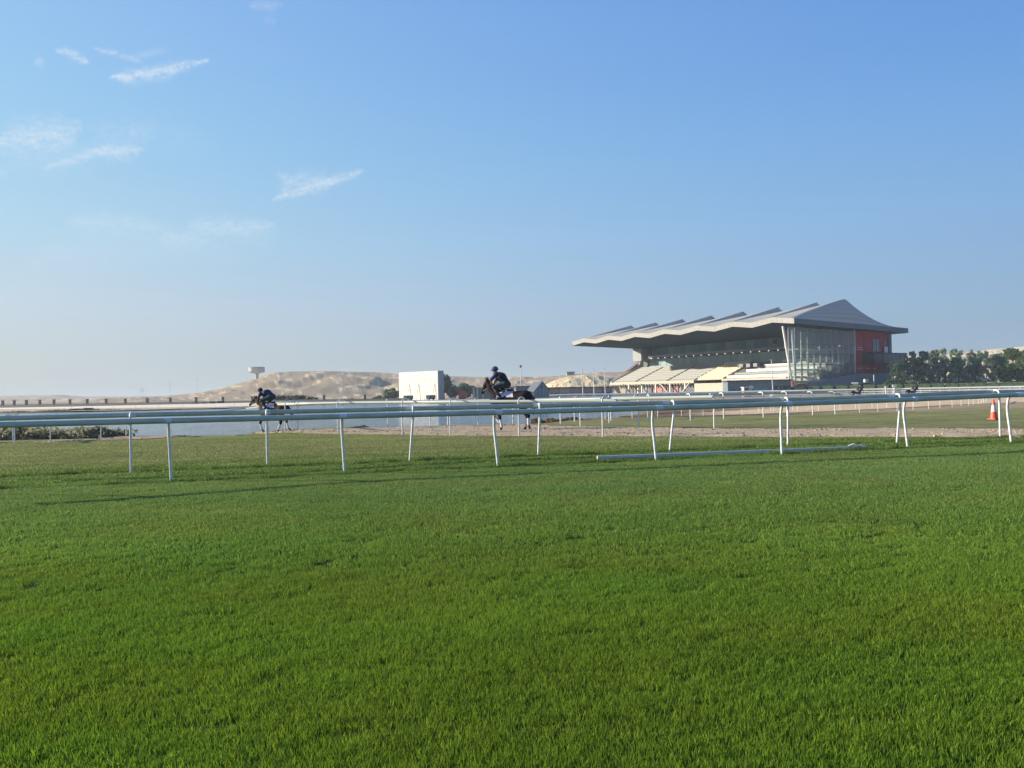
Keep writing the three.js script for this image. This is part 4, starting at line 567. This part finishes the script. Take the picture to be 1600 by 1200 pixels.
// trees behind the grandstand at the right
const TR = [[1396, 562, 250], [1412, 556, 262], [1428, 552, 268], [1444, 551, 272], [1460, 549, 285], [1476, 548, 275], [1490, 547, 290], [1503, 549, 280], [1516, 548, 288], [1529, 551, 284], [1542, 552, 290], [1554, 553, 300], [1404, 566, 232], [1436, 560, 240], [1468, 562, 246], [1498, 560, 252], [1524, 563, 256]];
const TRL = ['slender feathery tree beside the red end of the grandstand', 'feathery tree second from the grandstand', 'feathery tree third from the grandstand', 'feathery tree fourth from the grandstand', 'tall feathery tree left of the middle of the row', 'tall feathery tree at the middle of the row', 'tallest feathery tree of the row behind the hedges', 'feathery tree just right of the tallest one', 'feathery tree before the cream hill', 'thin feathery tree with bare stems before the cream hill', 'thin feathery tree near the end of the row', 'last feathery tree beside the big round tree', 'low dense tree in front by the red end', 'low dense tree in front of the left half of the row', 'low dense tree in front of the middle of the row', 'low dense tree in front of the right half of the row', 'low dense tree in front of the end of the row'];
TR.forEach(([x, y, d], i) => { const p = onGround(x, d), h = at(x, y, d).y - p.y; tree('feathery_tree', TRL[i], p, h, i > 11 ? 7.5 : 5.6, 0, i > 11 ? DARKG : mix3(GREEN, OLIVE, (i % 3) * 0.35), 'feathery trees behind the hedges'); });
tree('round_tree', 'big round green tree at the right edge', onGround(1590, 270), at(1590, 541, 270).y + 1.25, 15, 1, [0.12, 0.19, 0.06]); tree('round_tree', 'dark round tree left of the big tree at the right edge', onGround(1563, 285), at(1563, 546, 285).y + 1.25, 12, 1, DARKG);
tree('round_tree', 'round tree just outside the right edge', onGround(1640, 275), 13, 12, 1, GREEN);
// trees round the white screen
tree('round_tree', 'dark tree rising behind the white screen', onGround(662, 330), at(662, 577, 330).y + 1.25, 15, 1, DARKG); tree('round_tree', 'dark tree at the right side of the white screen', onGround(694, 322), at(694, 585, 322).y + 1.25, 10, 1, DARKG);
tree('round_tree', 'low green tree right of the white screen', onGround(707, 308), at(707, 600, 308).y + 1.25, 6, 1, GREEN); tree('round_tree', 'green tree above the red stall', onGround(723, 314), at(723, 597.5, 314).y + 1.25, 8, 1, GREEN); tree('round_tree', 'green tree left of the cream pavilion', onGround(735, 318), at(735, 601, 318).y + 1.25, 6, 1, DARKG);
tree('round_tree', 'low dark tree left of the white screen', onGround(612, 318), at(612, 604, 318).y + 1.25, 8, 1, DARKG);
// bushes on the far bank
const BX = [[438, 617, 300, 9], [452, 614, 302, 10], [470, 615, 300, 11], [486, 618, 298, 8], [340, 626, 262, 6], [310, 628, 250, 5], [600, 616, 300, 8], [545, 621, 290, 5]];
const BL = ['grey green bush behind the left rider, at its left end', 'tallest grey green bush behind the left rider', 'wide grey green bush right of the left rider', 'low bush ending the clump right of the left rider', 'small bush on the far bank by the last dark pillar', 'small bush on the far bank below the mesa slope', 'bush at the foot of the low dark tree by the screen', 'lone small bush on the bank below the mesa'];
BX.forEach(([x, y, d, w], i) => { const p = onGround(x, d); p.y = Math.max(p.y, -1.4); tree('bush', BL[i], p, at(x, y, d).y - p.y, w, 2, [0.07, 0.085, 0.055]); });
const SX = [[8, 645, 196, 7], [45, 646, 194, 10], [75, 645, 193, 6], [104, 641, 196, 9], [130, 637.5, 198, 6], [158, 641, 196, 8], [185, 641, 195, 6], [212, 641, 194, 6], [240, 640, 193, 5], [268, 640, 192, 6]];
const SL = ['far left edge', 'left of the bare gap', 'small one in the gap', 'wide one', 'tall one that hides the white barrier', 'right of the tall one', 'small one in the middle', 'low one before the barrier', 'small round one', 'last one before the posts'];
SX.forEach(([x, y, d, w], i) => { const p = V((x - 800) / 1200 * d, -1.45, -d); tree('bush', 'dark bush on the far shore of the lake, ' + SL[i], p, at(x, y, d).y - p.y, w, 2, [0.1, 0.12, 0.08], 'bushes on the far shore'); });
const NX = [[-20, 658, 46.5, 4.5], [14, 664, 46, 3.4], [38, 657, 50, 4.2], [62, 656, 51, 4.6], [92, 664, 47, 2.6], [112, 658, 52, 3.8], [138, 660, 49, 3.0], [166, 662, 48.5, 2.6], [182, 664, 50, 2.0], [556, 663, 44, 1.2], [840, 654, 62, 3.2], [852, 657, 58, 2.4], [926, 654, 76, 4.2], [890, 655, 72, 2.0]];
const NL = ['olive shrub on the near shore outside the left edge', 'olive shrub on the near shore at the far left edge', 'broad olive shrub on the near shore right of the leaning posts', 'tall olive shrub on the near shore left of a white post', 'low shrub by the open water at the left', 'wide shrub on the near shore between two posts', 'shrub on the near shore left of the curved rail post', 'small shrub on the near shore by the open lake', 'last small shrub before the open lake', 'tiny dry shrub on the edge of the dirt track', 'brown dry shrub right of the dark bay horse', 'low brown shrub at the lake edge', 'broad reddish shrub at the end of the lake', 'small shrub by a post at the end of the lake'];
NX.forEach(([x, y, d, w], i) => { const p = onGround(x, d); tree('shrub', NL[i], p, Math.max(0.5, at(x, y, d).y - p.y), w, 2, i > 8 ? [0.28, 0.19, 0.13] : [0.32, 0.31, 0.19]); });

// ---------------------------------------------------------------- far bank: low barrier, causeway wall with pillars
{
  const A = at(-80, 641.4, 275), Bp = at(455, 630.5, 200), n = 16, dir = Bp.clone().sub(A), th = thing('barrier', 'long low sunlit white barrier along the far shore at the left', 'barrier', A.clone().lerp(Bp, 0.5)); const turn = Math.atan2(-dir.z, dir.x);
  for (let i = 0; i < n; i++) { const q = A.clone().lerp(Bp, (i + 0.5) / n); const b = part('barrier_block', rbox(dir.length() / n - 0.08, 0.95, 0.5, 0, -0.5, 0, 0.05), M.white, th); b.position.copy(q).sub(th.position); b.rotation.y = turn; b.rotation.z = Math.atan2(dir.y, dir.x); }
  // bank on which it stands
  ribbon('far_bank', 'sandy bank under the white barrier', [V(-175, 0, -192), V(-130, 0, -190), V(-80, 0, -188), V(-58, 0, -208), V(-50, 0, -284)], [V(-250, 0, -420), V(-190, 0, -400), V(-130, 0, -380), V(-90, 0, -360), V(-40, 0, -350)], mat([1, 1, 1], 0.95, { map: rep(dirtT, 1), vertexColors: true }), 0.05, (x, y, z) => { const k = 1 + 0.3 * fbm(x * 0.1, z * 0.1, 2, 3); return [0.6 * k, 0.46 * k, 0.28 * k]; }, 60, 10, 8);
}
{
  const P0 = at(-40, 633, 340), P1 = at(640, 621.8, 240), th = thing('causeway_wall', 'long dark wall with small pillars beyond the lake', 'wall', P1.clone()); const d = P1.clone().sub(P0), len = d.length();
  const n = 24; for (let i = 0; i < n; i++) { const q = P0.clone().lerp(P1, (i + 0.5) / n).sub(th.position); const w = part('wall_panel', box(len / n + 0.02, 1.5, 0.4, 0, -1.5, 0), mat([0.13, 0.125, 0.12], 0.85, { map: fine1 }), th); w.position.copy(q); w.rotation.y = Math.atan2(-d.z, d.x); w.rotation.z = Math.atan2(d.y, Math.hypot(d.x, d.z)); }
  for (const px of [4, 22, 41, 62, 84, 109, 136, 165.6, 195.5, 230, 266, 306, 348, 394, 448, 506, 570]) { let t = (px + 40) / 680, lo = 0, hi = 1; for (let k = 0; k < 30; k++) { t = (lo + hi) / 2; const q = P0.clone().lerp(P1, t); if (800 + 1200 * q.x / -q.z < px) lo = t; else hi = t; } const q = P0.clone().lerp(P1, t).sub(th.position); const m = part('pillar', [rbox(0.7, 1.5, 0.6, 0, -0.2, 0, 0.04), rbox(0.95, 0.2, 0.8, 0, 1.3, 0, 0.04)], mat([0.2, 0.165, 0.15], 0.85), th); m.position.copy(q); m.scale.setScalar(-(q.z + th.position.z) / 270); }
  for (const [px, h, d2] of [[222, 9, 900], [265, 22, 1000], [307, 22, 980]]) { const p = at(px, 618, d2), t2 = thing('pylon', px < 240 ? 'faint lattice mast on the left horizon' : px < 290 ? 'faint power pylon, first right of the small mast' : 'faint power pylon nearest the mesa', 'pylon', p, 0.4); const k = []; for (const [a, b] of [[-1, -1], [1, -1], [1, 1], [-1, 1]]) k.push(bar(V(a * 1.2, -8, b * 1.2), V(a * 0.2, h, b * 0.2), 0.16, 4)); part('frame', k, M.mast, t2); for (const y of [0.62, 0.8, 0.95]) part('cross_arm', bar(V(-2.6, h * y, 0), V(2.6, h * y, 0), 0.14, 4), M.mast, t2); }
}
// water tower on the mesa slope
{
  const d = 780, p = at(401.5, 596, d), k = d / 1200, th = thing('water_tower', 'pale mushroom shaped water tower beside the mesa', 'water tower', p), R = 12 * k, cy = (y) => (596 - y) * k; const L = (a) => new THREE.LatheGeometry(a.map(([x, y]) => new THREE.Vector2(x, y)), 36);
  const wt = mat([0.66, 0.6, 0.52], 0.8, { map: fine1 }); part('tank', L([[0, cy(583.5)], [3 * k, cy(584)], [R * 0.97, cy(581.5)], [R, cy(580)], [R, cy(574.5)], [R * 0.97, cy(573.8)], [0, cy(573)]]), wt, th); part('stem', L([[2.6 * k, cy(606)], [2.3 * k, cy(592)], [2.8 * k, cy(584)]]), wt, th); part('rim', L([[R * 1.01, cy(574.6)], [R * 1.03, cy(574)], [R * 0.9, cy(573.4)]]), M.grey, th);
}
{ const p = at(891, 585, 630), th = thing('hut', 'small dark hut on the ridge above the yellow rocks', 'hut', p, 0.2); part('wall', [box(6.5, 2.2, 3, 0, -0.4, 0)], M.grey, th); part('roof', [box(7.2, 0.4, 3.6, 0, 1.8, 0)], M.darkgrey, th); part('window', [box(4, 0.8, 0.1, 0, 0.6, 1.55)], M.glassDark, th); }

// ---------------------------------------------------------------- big white screen and the two generators at its foot
const spot = (px, d, y = -1.25) => V((px - 800) / 1200 * d, y, -d);
{
  const a = spot(624, 312), b = spot(685, 296), d = b.clone().sub(a), w = d.length(), th = thing('screen_board', 'big blank sunlit white screen standing at the end of the lake', 'screen', a.clone().lerp(b, 0.5), Math.atan2(-d.z, d.x)), H = 11.2;
  for (let i = 0; i < 6; i++) for (let j = 0; j < 3; j++) part('panel', rbox(w / 6 - 0.04, H / 3 - 0.04, 0.25, -w / 2 + (i + 0.5) * w / 6, j * H / 3, 0.1, 0.02), mat([0.82, 0.8, 0.73], 0.65, { map: fine1 }), th);
  part('frame', [box(0.35, H, 2.9, w / 2 - 0.2, -0.05, -1.4), box(w, 0.3, 2.8, 0, H - 0.3, -1.4), box(0.35, H, 2.8, -w / 2 + 0.2, -0.05, -1.4)], mat([0.3, 0.33, 0.36], 0.6), th);
  for (const x of [-0.22, 0.02, 0.42]) part('stay', bar(V(w * x, 6.2, 0.3), V(w * x - 0.5, 0, 1.2), 0.09, 5), mat([0.6, 0.57, 0.5], 0.7), th);
}
for (const [x, l] of [[637, 'dark generator trailer with a cream end, at the left foot of the white screen'], [672, 'dark generator trailer with a cream end, at the right foot of the white screen']]) { const th = thing('generator', l, 'generator', spot(x, 288), 0.55); part('body', rbox(2.4, 1.5, 1.7, 0.6, 0.35, 0, 0.08), M.darkgrey, th); part('end_panel', rbox(1.5, 1.55, 1.75, -1.4, 0.32, 0, 0.08), M.cream, th); for (const s of [-0.9, 0.9]) part('wheel', new THREE.CylinderGeometry(0.35, 0.35, 0.2, 14).rotateX(Math.PI / 2).translate(s, 0.35, 0.85), M.black, th); part('vent', box(1.4, 0.7, 0.05, 0.7, 0.8, 0.87), M.grey, th); }
// ---------------------------------------------------------------- low buildings and small things along the far side
function shed(name, label, cat, px0, px1, top, d, o) { // facing the camera
  const a = spot(px0, d, -1.3), b = spot(px1, d + (o.dd ?? 0), -1.3), dir = b.clone().sub(a), w = dir.length(), th = thing(name, label, cat, a.clone().lerp(b, 0.5), Math.atan2(-dir.z, dir.x)), h = at((px0 + px1) / 2, top, d).y + 1.3, dep = o.dep ?? 6;
  part('wall', [box(w, h, dep, 0, 0, -dep / 2)], o.wall ?? M.beige, th); part('roof', [box(w + 0.6, 0.35, dep + 0.8, 0, h, -dep / 2)], o.roof ?? M.grey, th);
  for (const [u, ww, hh, y, m, nm] of o.open ?? []) part(nm ?? 'window', box(ww, hh, 0.12, -w / 2 + u * w, y, 0.05), m ?? M.navy, th); return { th, w, h };
}
shed('stall', 'small red stall under the trees right of the white screen', 'stall', 716, 727, 611, 300, { wall: M.redtrim, roof: M.red, dep: 3, open: [[0.5, 1.2, 1.4, 0.2, M.brick, 'door']] });
shed('pavilion', 'cream flat roofed pavilion behind the dark bay horse', 'pavilion', 738, 803, 606, 290, { wall: mat([0.1, 0.14, 0.14], 0.3), roof: M.cream, dep: 8, open: [[0.03, 0.7, 4, 0, M.cream, 'column'], [0.12, 0.7, 4, 0, M.cream, 'column'], [0.25, 0.5, 4, 0, M.cream, 'column'], [0.5, 0.5, 4, 0, M.cream, 'column'], [0.9, 1.5, 4, 0, M.grey, 'door']] });
shed('store', 'dark blue grey store beside the light mast', 'store', 806, 831, 604.5, 270, { wall: mat([0.1, 0.13, 0.18], 0.6), roof: M.darkgrey, dep: 6, open: [[0.75, 1.8, 1.5, 0.4, M.white, 'door'], [0.9, 1.2, 1.2, 0.2, M.brick, 'door']] });
{ // gabled grey shed of ribbed sheets
  const a = spot(832.5, 171), b = spot(857, 178), d = b.clone().sub(a), w = d.length(), th = thing('gabled_shed', 'grey gabled shed of ribbed sheets behind the dark bay horse', 'shed', a.clone().lerp(b, 0.5), Math.atan2(-d.z, d.x)), H = at(845, 607, 174).y + 1.25, T = at(845, 597, 174).y + 1.25, n = 10;
  for (let i = 0; i < n; i++) { const x0 = -w / 2 + i * w / n, x1 = x0 + w / n - 0.03, y = (x) => lerp(T, H - 0.5, Math.max(0, Math.abs(x) - 0.5) / (w / 2 - 0.5)); const sh = new THREE.Shape([[x0, 0], [x1, 0], [x1, y(x1)], [x0, y(x0)]].map((q) => new THREE.Vector2(...q))); part('wall_sheet', new THREE.ExtrudeGeometry(sh, { depth: 0.12, bevelEnabled: false }).translate(0, 0, i % 2 ? 0.05 : 0), mat([[0.33, 0.35, 0.36], [0.38, 0.38, 0.37], [0.28, 0.31, 0.33]][i % 3], 0.6, { map: rep(streakT, 1, 1) }), th); }
  for (const s of [-1, 1]) part('roof', quadGeo([[V(s * 0.3, T + 0.1, 0.4), V(s * (w / 2 + 0.3), H - 0.6, 0.4), V(s * (w / 2 + 0.3), H - 0.6, -1.6), V(s * 0.3, T + 0.1, -1.6)]]), s > 0 ? M.cream : M.grey, th);
  part('vent', box(0.6, 0.6, 0.1, 0, T - 1.4, 0.2), M.navy, th); part('back_wall', box(w - 0.2, H - 0.7, 0.1, 0, 0, -1.4), M.grey, th);
}
for (let i = 0; i < 6; i++) { const x0 = 858 + i * 16.6, L = ['first stable block, right of the gabled shed', 'second stable block with one dark window', 'third stable block with a dark doorway behind the first flagpole', 'fourth stable block between the first and second flagpoles', 'fifth stable block behind the middle flagpole', 'sixth stable block behind the last flagpole'][i]; shed('stable_block', 'low beige ' + L, 'stable', x0, x0 + 16, 606.8 - i * 0.25, 240, { wall: mat([[0.36, 0.31, 0.25], [0.4, 0.36, 0.3], [0.33, 0.3, 0.26]][i % 3], 0.85, { map: fine1 }), roof: M.darkgrey, dep: 5, open: [[0.2, 0.5, 1.9, 0.1, M.brick, 'door'], [i % 2 ? 0.55 : 0.75, 1.1, 1.5, 0.25, M.navy, i % 2 ? 'window' : 'door'], [i % 2 ? 0.9 : 0.45, 0.45, 1.1, 0.5, i % 3 ? M.teal : M.navy, 'window']] }); }
for (const [x, y, l] of [[909.5, 577, 'left'], [927, 575.5, 'middle'], [944.5, 575.5, 'right']]) { const d = 200, p = spot(x + 1.2, d), h = at(x, y, d).y - p.y, th = thing('flagpole', 'slim white flagpole without a flag, ' + l + ' of the three', 'flagpole', p, 0, 'flagpoles by the stables'); th.rotation.z = 0.02; part('pole', bar(V(0, 0, 0), V(0, h, 0), 0.13, 8, 0.08), M.white, th); part('finial', new THREE.SphereGeometry(0.16, 8, 6).translate(0, h, 0), M.cream, th); part('base', new THREE.CylinderGeometry(0.3, 0.36, 0.5, 10).translate(0, 0.25, 0), M.concrete, th); }
{ const d = 300, p = spot(814, d), h = at(813.5, 573, d).y - p.y, th = thing('light_mast', 'tall grey light mast behind the dark bay horse', 'light mast', p); part('pole', bar(V(0, 0, 0), V(0, h, 0), 0.22, 8, 0.12), M.mast, th); part('lamp_head', rbox(0.7, 1.0, 0.5, 0, h - 0.4, 0, 0.05), M.darkgrey, th); }
{ const d = 205, p = spot(1207.5, d), h = at(1206, 562, d).y - p.y, th = thing('light_pole', 'slim white light pole in front of the hospitality terraces', 'light pole', p); part('pole', bar(V(0, 0, 0), V(-0.25, h, 0), 0.14, 8, 0.09), M.white, th); part('lamp_head', rbox(0.9, 0.18, 0.3, -0.25, h - 0.05, 0, 0.05), M.grey, th); part('base', new THREE.CylinderGeometry(0.75, 0.9, 0.5, 14).translate(0, 0.3, 0), M.white, th); }
// two-rail fence of the far track
{
  const pts = [[672, 208], [760, 204], [860, 200], [960, 198], [1060, 196], [1160, 194], [1260, 190], [1360, 186], [1460, 181], [1560, 176], [1660, 171], [1800, 165]].map(([x, d]) => spot(x, d, 0).setY(ground((x - 800) / 1200 * d, d)));
  const cv = new THREE.CatmullRomCurve3(pts), th = thing('rail_fence', 'long white two-rail fence along the far track below the grandstand', 'fence', pts[5].clone()), off = th.position, L = cv.getLength(), n = Math.round(L / 2), fenceM = mat([0.86, 0.84, 0.78], 0.6);
  const lift = (y) => new THREE.CatmullRomCurve3(cv.getSpacedPoints(90).map((q) => q.clone().sub(off).setY(q.y - off.y + y)));
  part('top_rail', new THREE.TubeGeometry(lift(1.42), 180, 0.2, 8, false), fenceM, th); part('middle_rail', new THREE.TubeGeometry(lift(0.88), 180, 0.14, 8, false), fenceM, th); part('lower_rail', new THREE.TubeGeometry(lift(0.42), 180, 0.12, 8, false), fenceM, th);
  const pg = rbox(0.16, 1.5, 0.16, 0, -0.1, 0, 0.02); for (let i = 0; i <= n; i++) { const m = part('post', pg, M.white, th); m.position.copy(cv.getPointAt(i / n)).sub(off); }
}
// clipped hedge blocks in front of the stand
{
  const hg = () => { const g = new THREE.BoxGeometry(2.7, 2.6, 1.6, 8, 6, 4).translate(0, 1.2, 0), P = g.attributes.position; for (let i = 0; i < P.count; i++) { const x = P.getX(i), y = P.getY(i), z = P.getZ(i); P.setXYZ(i, x + 0.12 * n3(x * 3, y * 3, z * 3 + 4), y + 0.14 * n3(x * 3 + 9, y * 3, z * 3), z + 0.12 * n3(x * 3, y * 3 + 7, z * 3)); } g.computeVertexNormals(); return g; };
  const gA = hg(), lf = leaves(260, () => ({ q: V(rr(-1.5, 1.5), rr(0.1, 2.5), rr(0.4, 0.85)), s: 1 }), 0.16, (q) => [0.18, 0.26, 0.09]), lm = mat([0.17, 0.25, 0.1], 0.95, { map: fine1 });
  const OR = ['beside the red foot of the props', 'second from the red foot', 'third from the red foot', 'fourth from the red foot', 'left of the dark judge box', 'below the judge box', 'just right of the judge box', 'left of the far right rider', 'below the red end of the stand', 'behind the right of the two far riders', 'right of the far riders', 'below the low dense trees', 'below the middle of the tree row', 'left of the white van', 'right of the white van', 'left of the white pickup', 'right of the white pickup', 'at the right edge'];
  let base = null; for (let i = 0; i < 18; i++) { const px = 1250 + i * 21.5, d = 214 - i * 1.2, p = spot(px, d, -1.3); let t; if (!base) { t = base = thing('hedge', 'clipped green hedge block ' + OR[i], 'hedge', p, -0.4, 'clipped hedge blocks'); part('foliage', gA, lm, t); part('leaf_layer', lf, leafM, t).userData.kind = 'stuff'; } else { t = base.clone(); t.name = numbered('hedge'); t.userData = { ...base.userData, label: 'clipped green hedge block ' + OR[i] }; t.position.copy(p); scene.add(t); } }
  const th = thing('back_hedge', 'continuous dark hedge behind the clipped hedge blocks', 'hedge', spot(1420, 216, -1.3)); const c = spot(1420, 216, -1.3), A = spot(1236, 219, -1.3).sub(c), Bq = spot(1640, 202, -1.3).sub(c), g = box(A.distanceTo(Bq), 2.2, 1.2, 0, 0, 0); g.rotateY(Math.atan2(-(Bq.z - A.z), Bq.x - A.x)); part('foliage', g.translate((A.x + Bq.x) / 2, 0, (A.z + Bq.z) / 2), mat([0.014, 0.03, 0.028], 0.95, { map: fine1 }), th);
  const t3 = thing('low_hedge', 'low dark hedge strip below the pale seats', 'hedge', spot(1045, 225, -1.3)), c3 = t3.position, A3 = spot(960, 232, -1.3).sub(c3), B3 = spot(1150, 214, -1.3).sub(c3), g3 = box(A3.distanceTo(B3), 1.25, 1.4); g3.rotateY(Math.atan2(-(B3.z - A3.z), B3.x - A3.x)); part('foliage', g3.translate((A3.x + B3.x) / 2, 0, (A3.z + B3.z) / 2), mat([0.12, 0.16, 0.08], 0.95, { map: fine1 }), t3);
}
// hospitality building, huts and booth at the foot of the stand
shed('low_building', 'blue grey low building with a navy flat roof below the terraces', 'building', 1137, 1236, 595.5, 216, { dd: -2, wall: mat([0.17, 0.22, 0.26], 0.7, { map: fine1 }), roof: mat([0.025, 0.04, 0.1], 0.5), dep: 9, open: [[0.15, 4.2, 1.6, 0.3, M.darkgrey, 'window'], [0.52, 3.6, 2.2, 0.3, M.teal, 'awning'], [0.86, 4.0, 2.6, 0.2, mat([0.05, 0.08, 0.045], 0.9), 'planter'], [0.8, 0.5, 0.5, 2.0, M.white, 'lamp_globe'], [0.86, 0.5, 0.5, 2.0, M.white, 'lamp_globe']] });
{ const th = thing('gate_hut', 'small white gate hut with a dark window below the terraces', 'hut', spot(1165.5, 203, -1.25), 0.15); part('wall', [box(1.9, 1.1, 1.4, 0, 0, 0), box(0.5, 2.4, 1.4, 0.7, 0, 0), box(0.3, 2.4, 1.4, -0.8, 0, 0)], M.cream, th); part('roof', rbox(2.4, 0.22, 1.9, 0.1, 2.4, 0, 0.03), M.white, th); part('window', box(1.3, 1.2, 1.2, -0.1, 1.15, -0.05), M.glassDark, th); }
{ const th = thing('sign_panel', 'small white sign panel on a post by the gate hut', 'sign', spot(1174, 203, -1.25), 0.1); part('post', bar(V(0, 0, 0), V(0, 2.6, 0), 0.06, 6), M.mast, th); part('panel', rbox(0.95, 0.75, 0.08, 0, 2.1, 0, 0.02), M.white, th); }
{ const th = thing('red_roof_hut', 'small hut with a dark red pitched roof beside the props', 'hut', spot(1251, 216, -1.25), 0.3); part('wall', box(2.4, 1.9, 2.2), M.grey, th); for (const s of [-1, 1]) part('roof', quadGeo([[V(0, 3.1, 1.4), V(s * 1.8, 1.8, 1.4), V(s * 1.8, 1.8, -1.4), V(0, 3.1, -1.4)]]), M.red, th); part('gable', new THREE.ExtrudeGeometry(new THREE.Shape([[-1.5, 1.9], [1.5, 1.9], [0, 2.95]].map((q) => new THREE.Vector2(...q))), { depth: 0.1, bevelEnabled: false }).translate(0, 0, 1.05), M.brick, th); part('door', box(0.8, 1.6, 0.06, 0, 0, 1.12), M.darkgrey, th); }
{ const th = thing('judge_box', 'dark glazed judge box with a grey roof in front of the podium', 'booth', spot(1348, 212, -1.25), 0.2), w = 4.6; part('base', box(w, 1.2, 2.6), mat([0.16, 0.2, 0.2], 0.7), th); for (let i = 0; i < 4; i++) part('window', box(w / 4 - 0.1, 1.6, 0.08, -w / 2 + (i + 0.5) * w / 4, 1.25, 1.26), M.glassDark, th); part('core', box(w - 0.2, 1.7, 2.3, 0, 1.2, 0), M.black, th); part('roof', rbox(w + 0.5, 0.25, 3.1, 0, 2.95, 0, 0.05), M.grey, th); part('post', bar(V(2.6, 0, 1.2), V(2.6, 5.2, 1.2), 0.12, 6), M.mast, th); part('roof_unit', rbox(1.1, 0.9, 0.9, 1.0, 3.2, 0, 0.1), M.cream, th); }
// cars
function car(label, p, turn, m, o = {}) {
  const th = thing('parked_car', label, 'car', p, turn), prof = o.van ? [[-2.2, 0.35], [2.2, 0.35], [2.25, 0.9], [1.7, 1.15], [1.2, 1.85], [-2.15, 1.9], [-2.25, 0.8]] : [[-2.1, 0.35], [2.1, 0.35], [2.15, 0.75], [1.2, 0.92], [0.6, 1.42], [-0.9, 1.45], [-1.6, 0.98], [-2.1, 0.9]];
  part('body', new THREE.ExtrudeGeometry(new THREE.Shape(prof.map((q) => new THREE.Vector2(...q))), { depth: 1.5, bevelEnabled: true, bevelSize: 0.08, bevelThickness: 0.08, bevelSegments: 2 }).translate(0, 0, -0.75), m, th);
  for (const s of [-1, 1]) { for (const x of o.van ? [0.9, -0.2, -1.3] : [0.3, -0.55]) part('window', rbox(o.van ? 0.9 : 0.75, 0.4, 0.03, x, o.van ? 1.25 : 0.97, s * 0.845, 0.01), M.glassDark, th); for (const x of [-1.35, 1.35]) part('wheel', new THREE.CylinderGeometry(0.33, 0.33, 0.2, 16).rotateX(Math.PI / 2).translate(x, 0.33, s * 0.76), M.black, th); }
  for (const s of [-0.5, 0.5]) part('headlight', rbox(0.06, 0.14, 0.3, 2.2, 0.66, s, 0.02), M.white, th);
}
const carWhite = mat([0.75, 0.74, 0.7], 0.3, { clearcoat: 0.6 }), carSilver = mat([0.35, 0.38, 0.42], 0.3, { clearcoat: 0.6 });
car('silver white car parked below the bright chairs of the stand', spot(1120, 208, -1.2), 0.25, carWhite); car('white van behind the hedges before the tree row', spot(1522, 222, -1.1), 0.2, carWhite, { van: 1 }); car('white pickup van behind the hedges near the big round tree', spot(1556, 224, -0.7), 0.2, carWhite, { van: 1 }); car('silver car behind the hedges left of the white van', spot(1482, 224, -0.9), 0.3, carSilver, { van: 1 });
// roadside markers
for (const [x, l] of [[1397, 'white marker post on the far fence between the two far riders'], [1384, 'small white marker post left of the tall one']]) { const th = thing('marker_post', l, 'marker', spot(x, 184, -1.3)); part('post', bar(V(0, 0, 0), V(0, x > 1390 ? 2.3 : 1.9, 0), 0.14, 8, 0.1), M.white, th); part('cap', rbox(x > 1390 ? 0.8 : 0.5, 0.6, 0.3, 0, x > 1390 ? 1.9 : 1.6, 0, 0.08), M.white, th); }
// tan mounds seen between the trunks
for (const [x, y, w, l] of [[1495, 589, 6, 'left tan rock between the tree trunks'], [1516, 583, 6.5, 'tallest tan rock between the tree trunks'], [1533, 590, 5, 'right tan rock between the tree trunks']]) { const p = spot(x, 262, -1.3), h = at(x, y, 262).y + 1.3, g = new THREE.IcosahedronGeometry(1, 3); const P = g.attributes.position; for (let i = 0; i < P.count; i++) { const q = V(P.getX(i), P.getY(i), P.getZ(i)), k = 1 + 0.35 * n3(q.x * 1.8 + x, q.y * 1.8, q.z * 1.8); P.setXYZ(i, q.x * k * w / 2, Math.max(-0.05, q.y * k) * h, q.z * k * w / 2); } g.computeVertexNormals(); const m = shade(new THREE.Mesh(g, mat([0.55, 0.43, 0.26], 0.9, { map: fine1 }))); m.name = numbered('rock'); m.position.copy(p); scene.add(m); tag(m, l, 'rock'); }
// riders far off on the sand track
for (const [x, l1, l2, c, d] of [[1338, 'small dark horse on the far track, the left of two', 'far rider in a pale cap, the left of two', [0.3, 0.3, 0.3], 150], [1424, 'small dark horse on the far track, the right of two', 'far rider in a dark cap, the right of two', [0.02, 0.05, 0.09], 148]]) {
  const p = onGround(x, d), T = turnOf(-0.97, 0.25);
  for (const [src, nm, l, cat] of [[H1, 'horse', l1, 'horse'], [J1, 'person', l2, 'person']]) { const q = src.clone(); q.name = numbered(nm); q.userData = { label: l, category: cat }; q.position.copy(p); q.rotation.y = T; scene.add(q); if (nm === 'person') q.traverse((m) => { if (m.name === 'helmet') m.material = mat(c, 0.8); }); }
}
renderer.render(scene, camera);
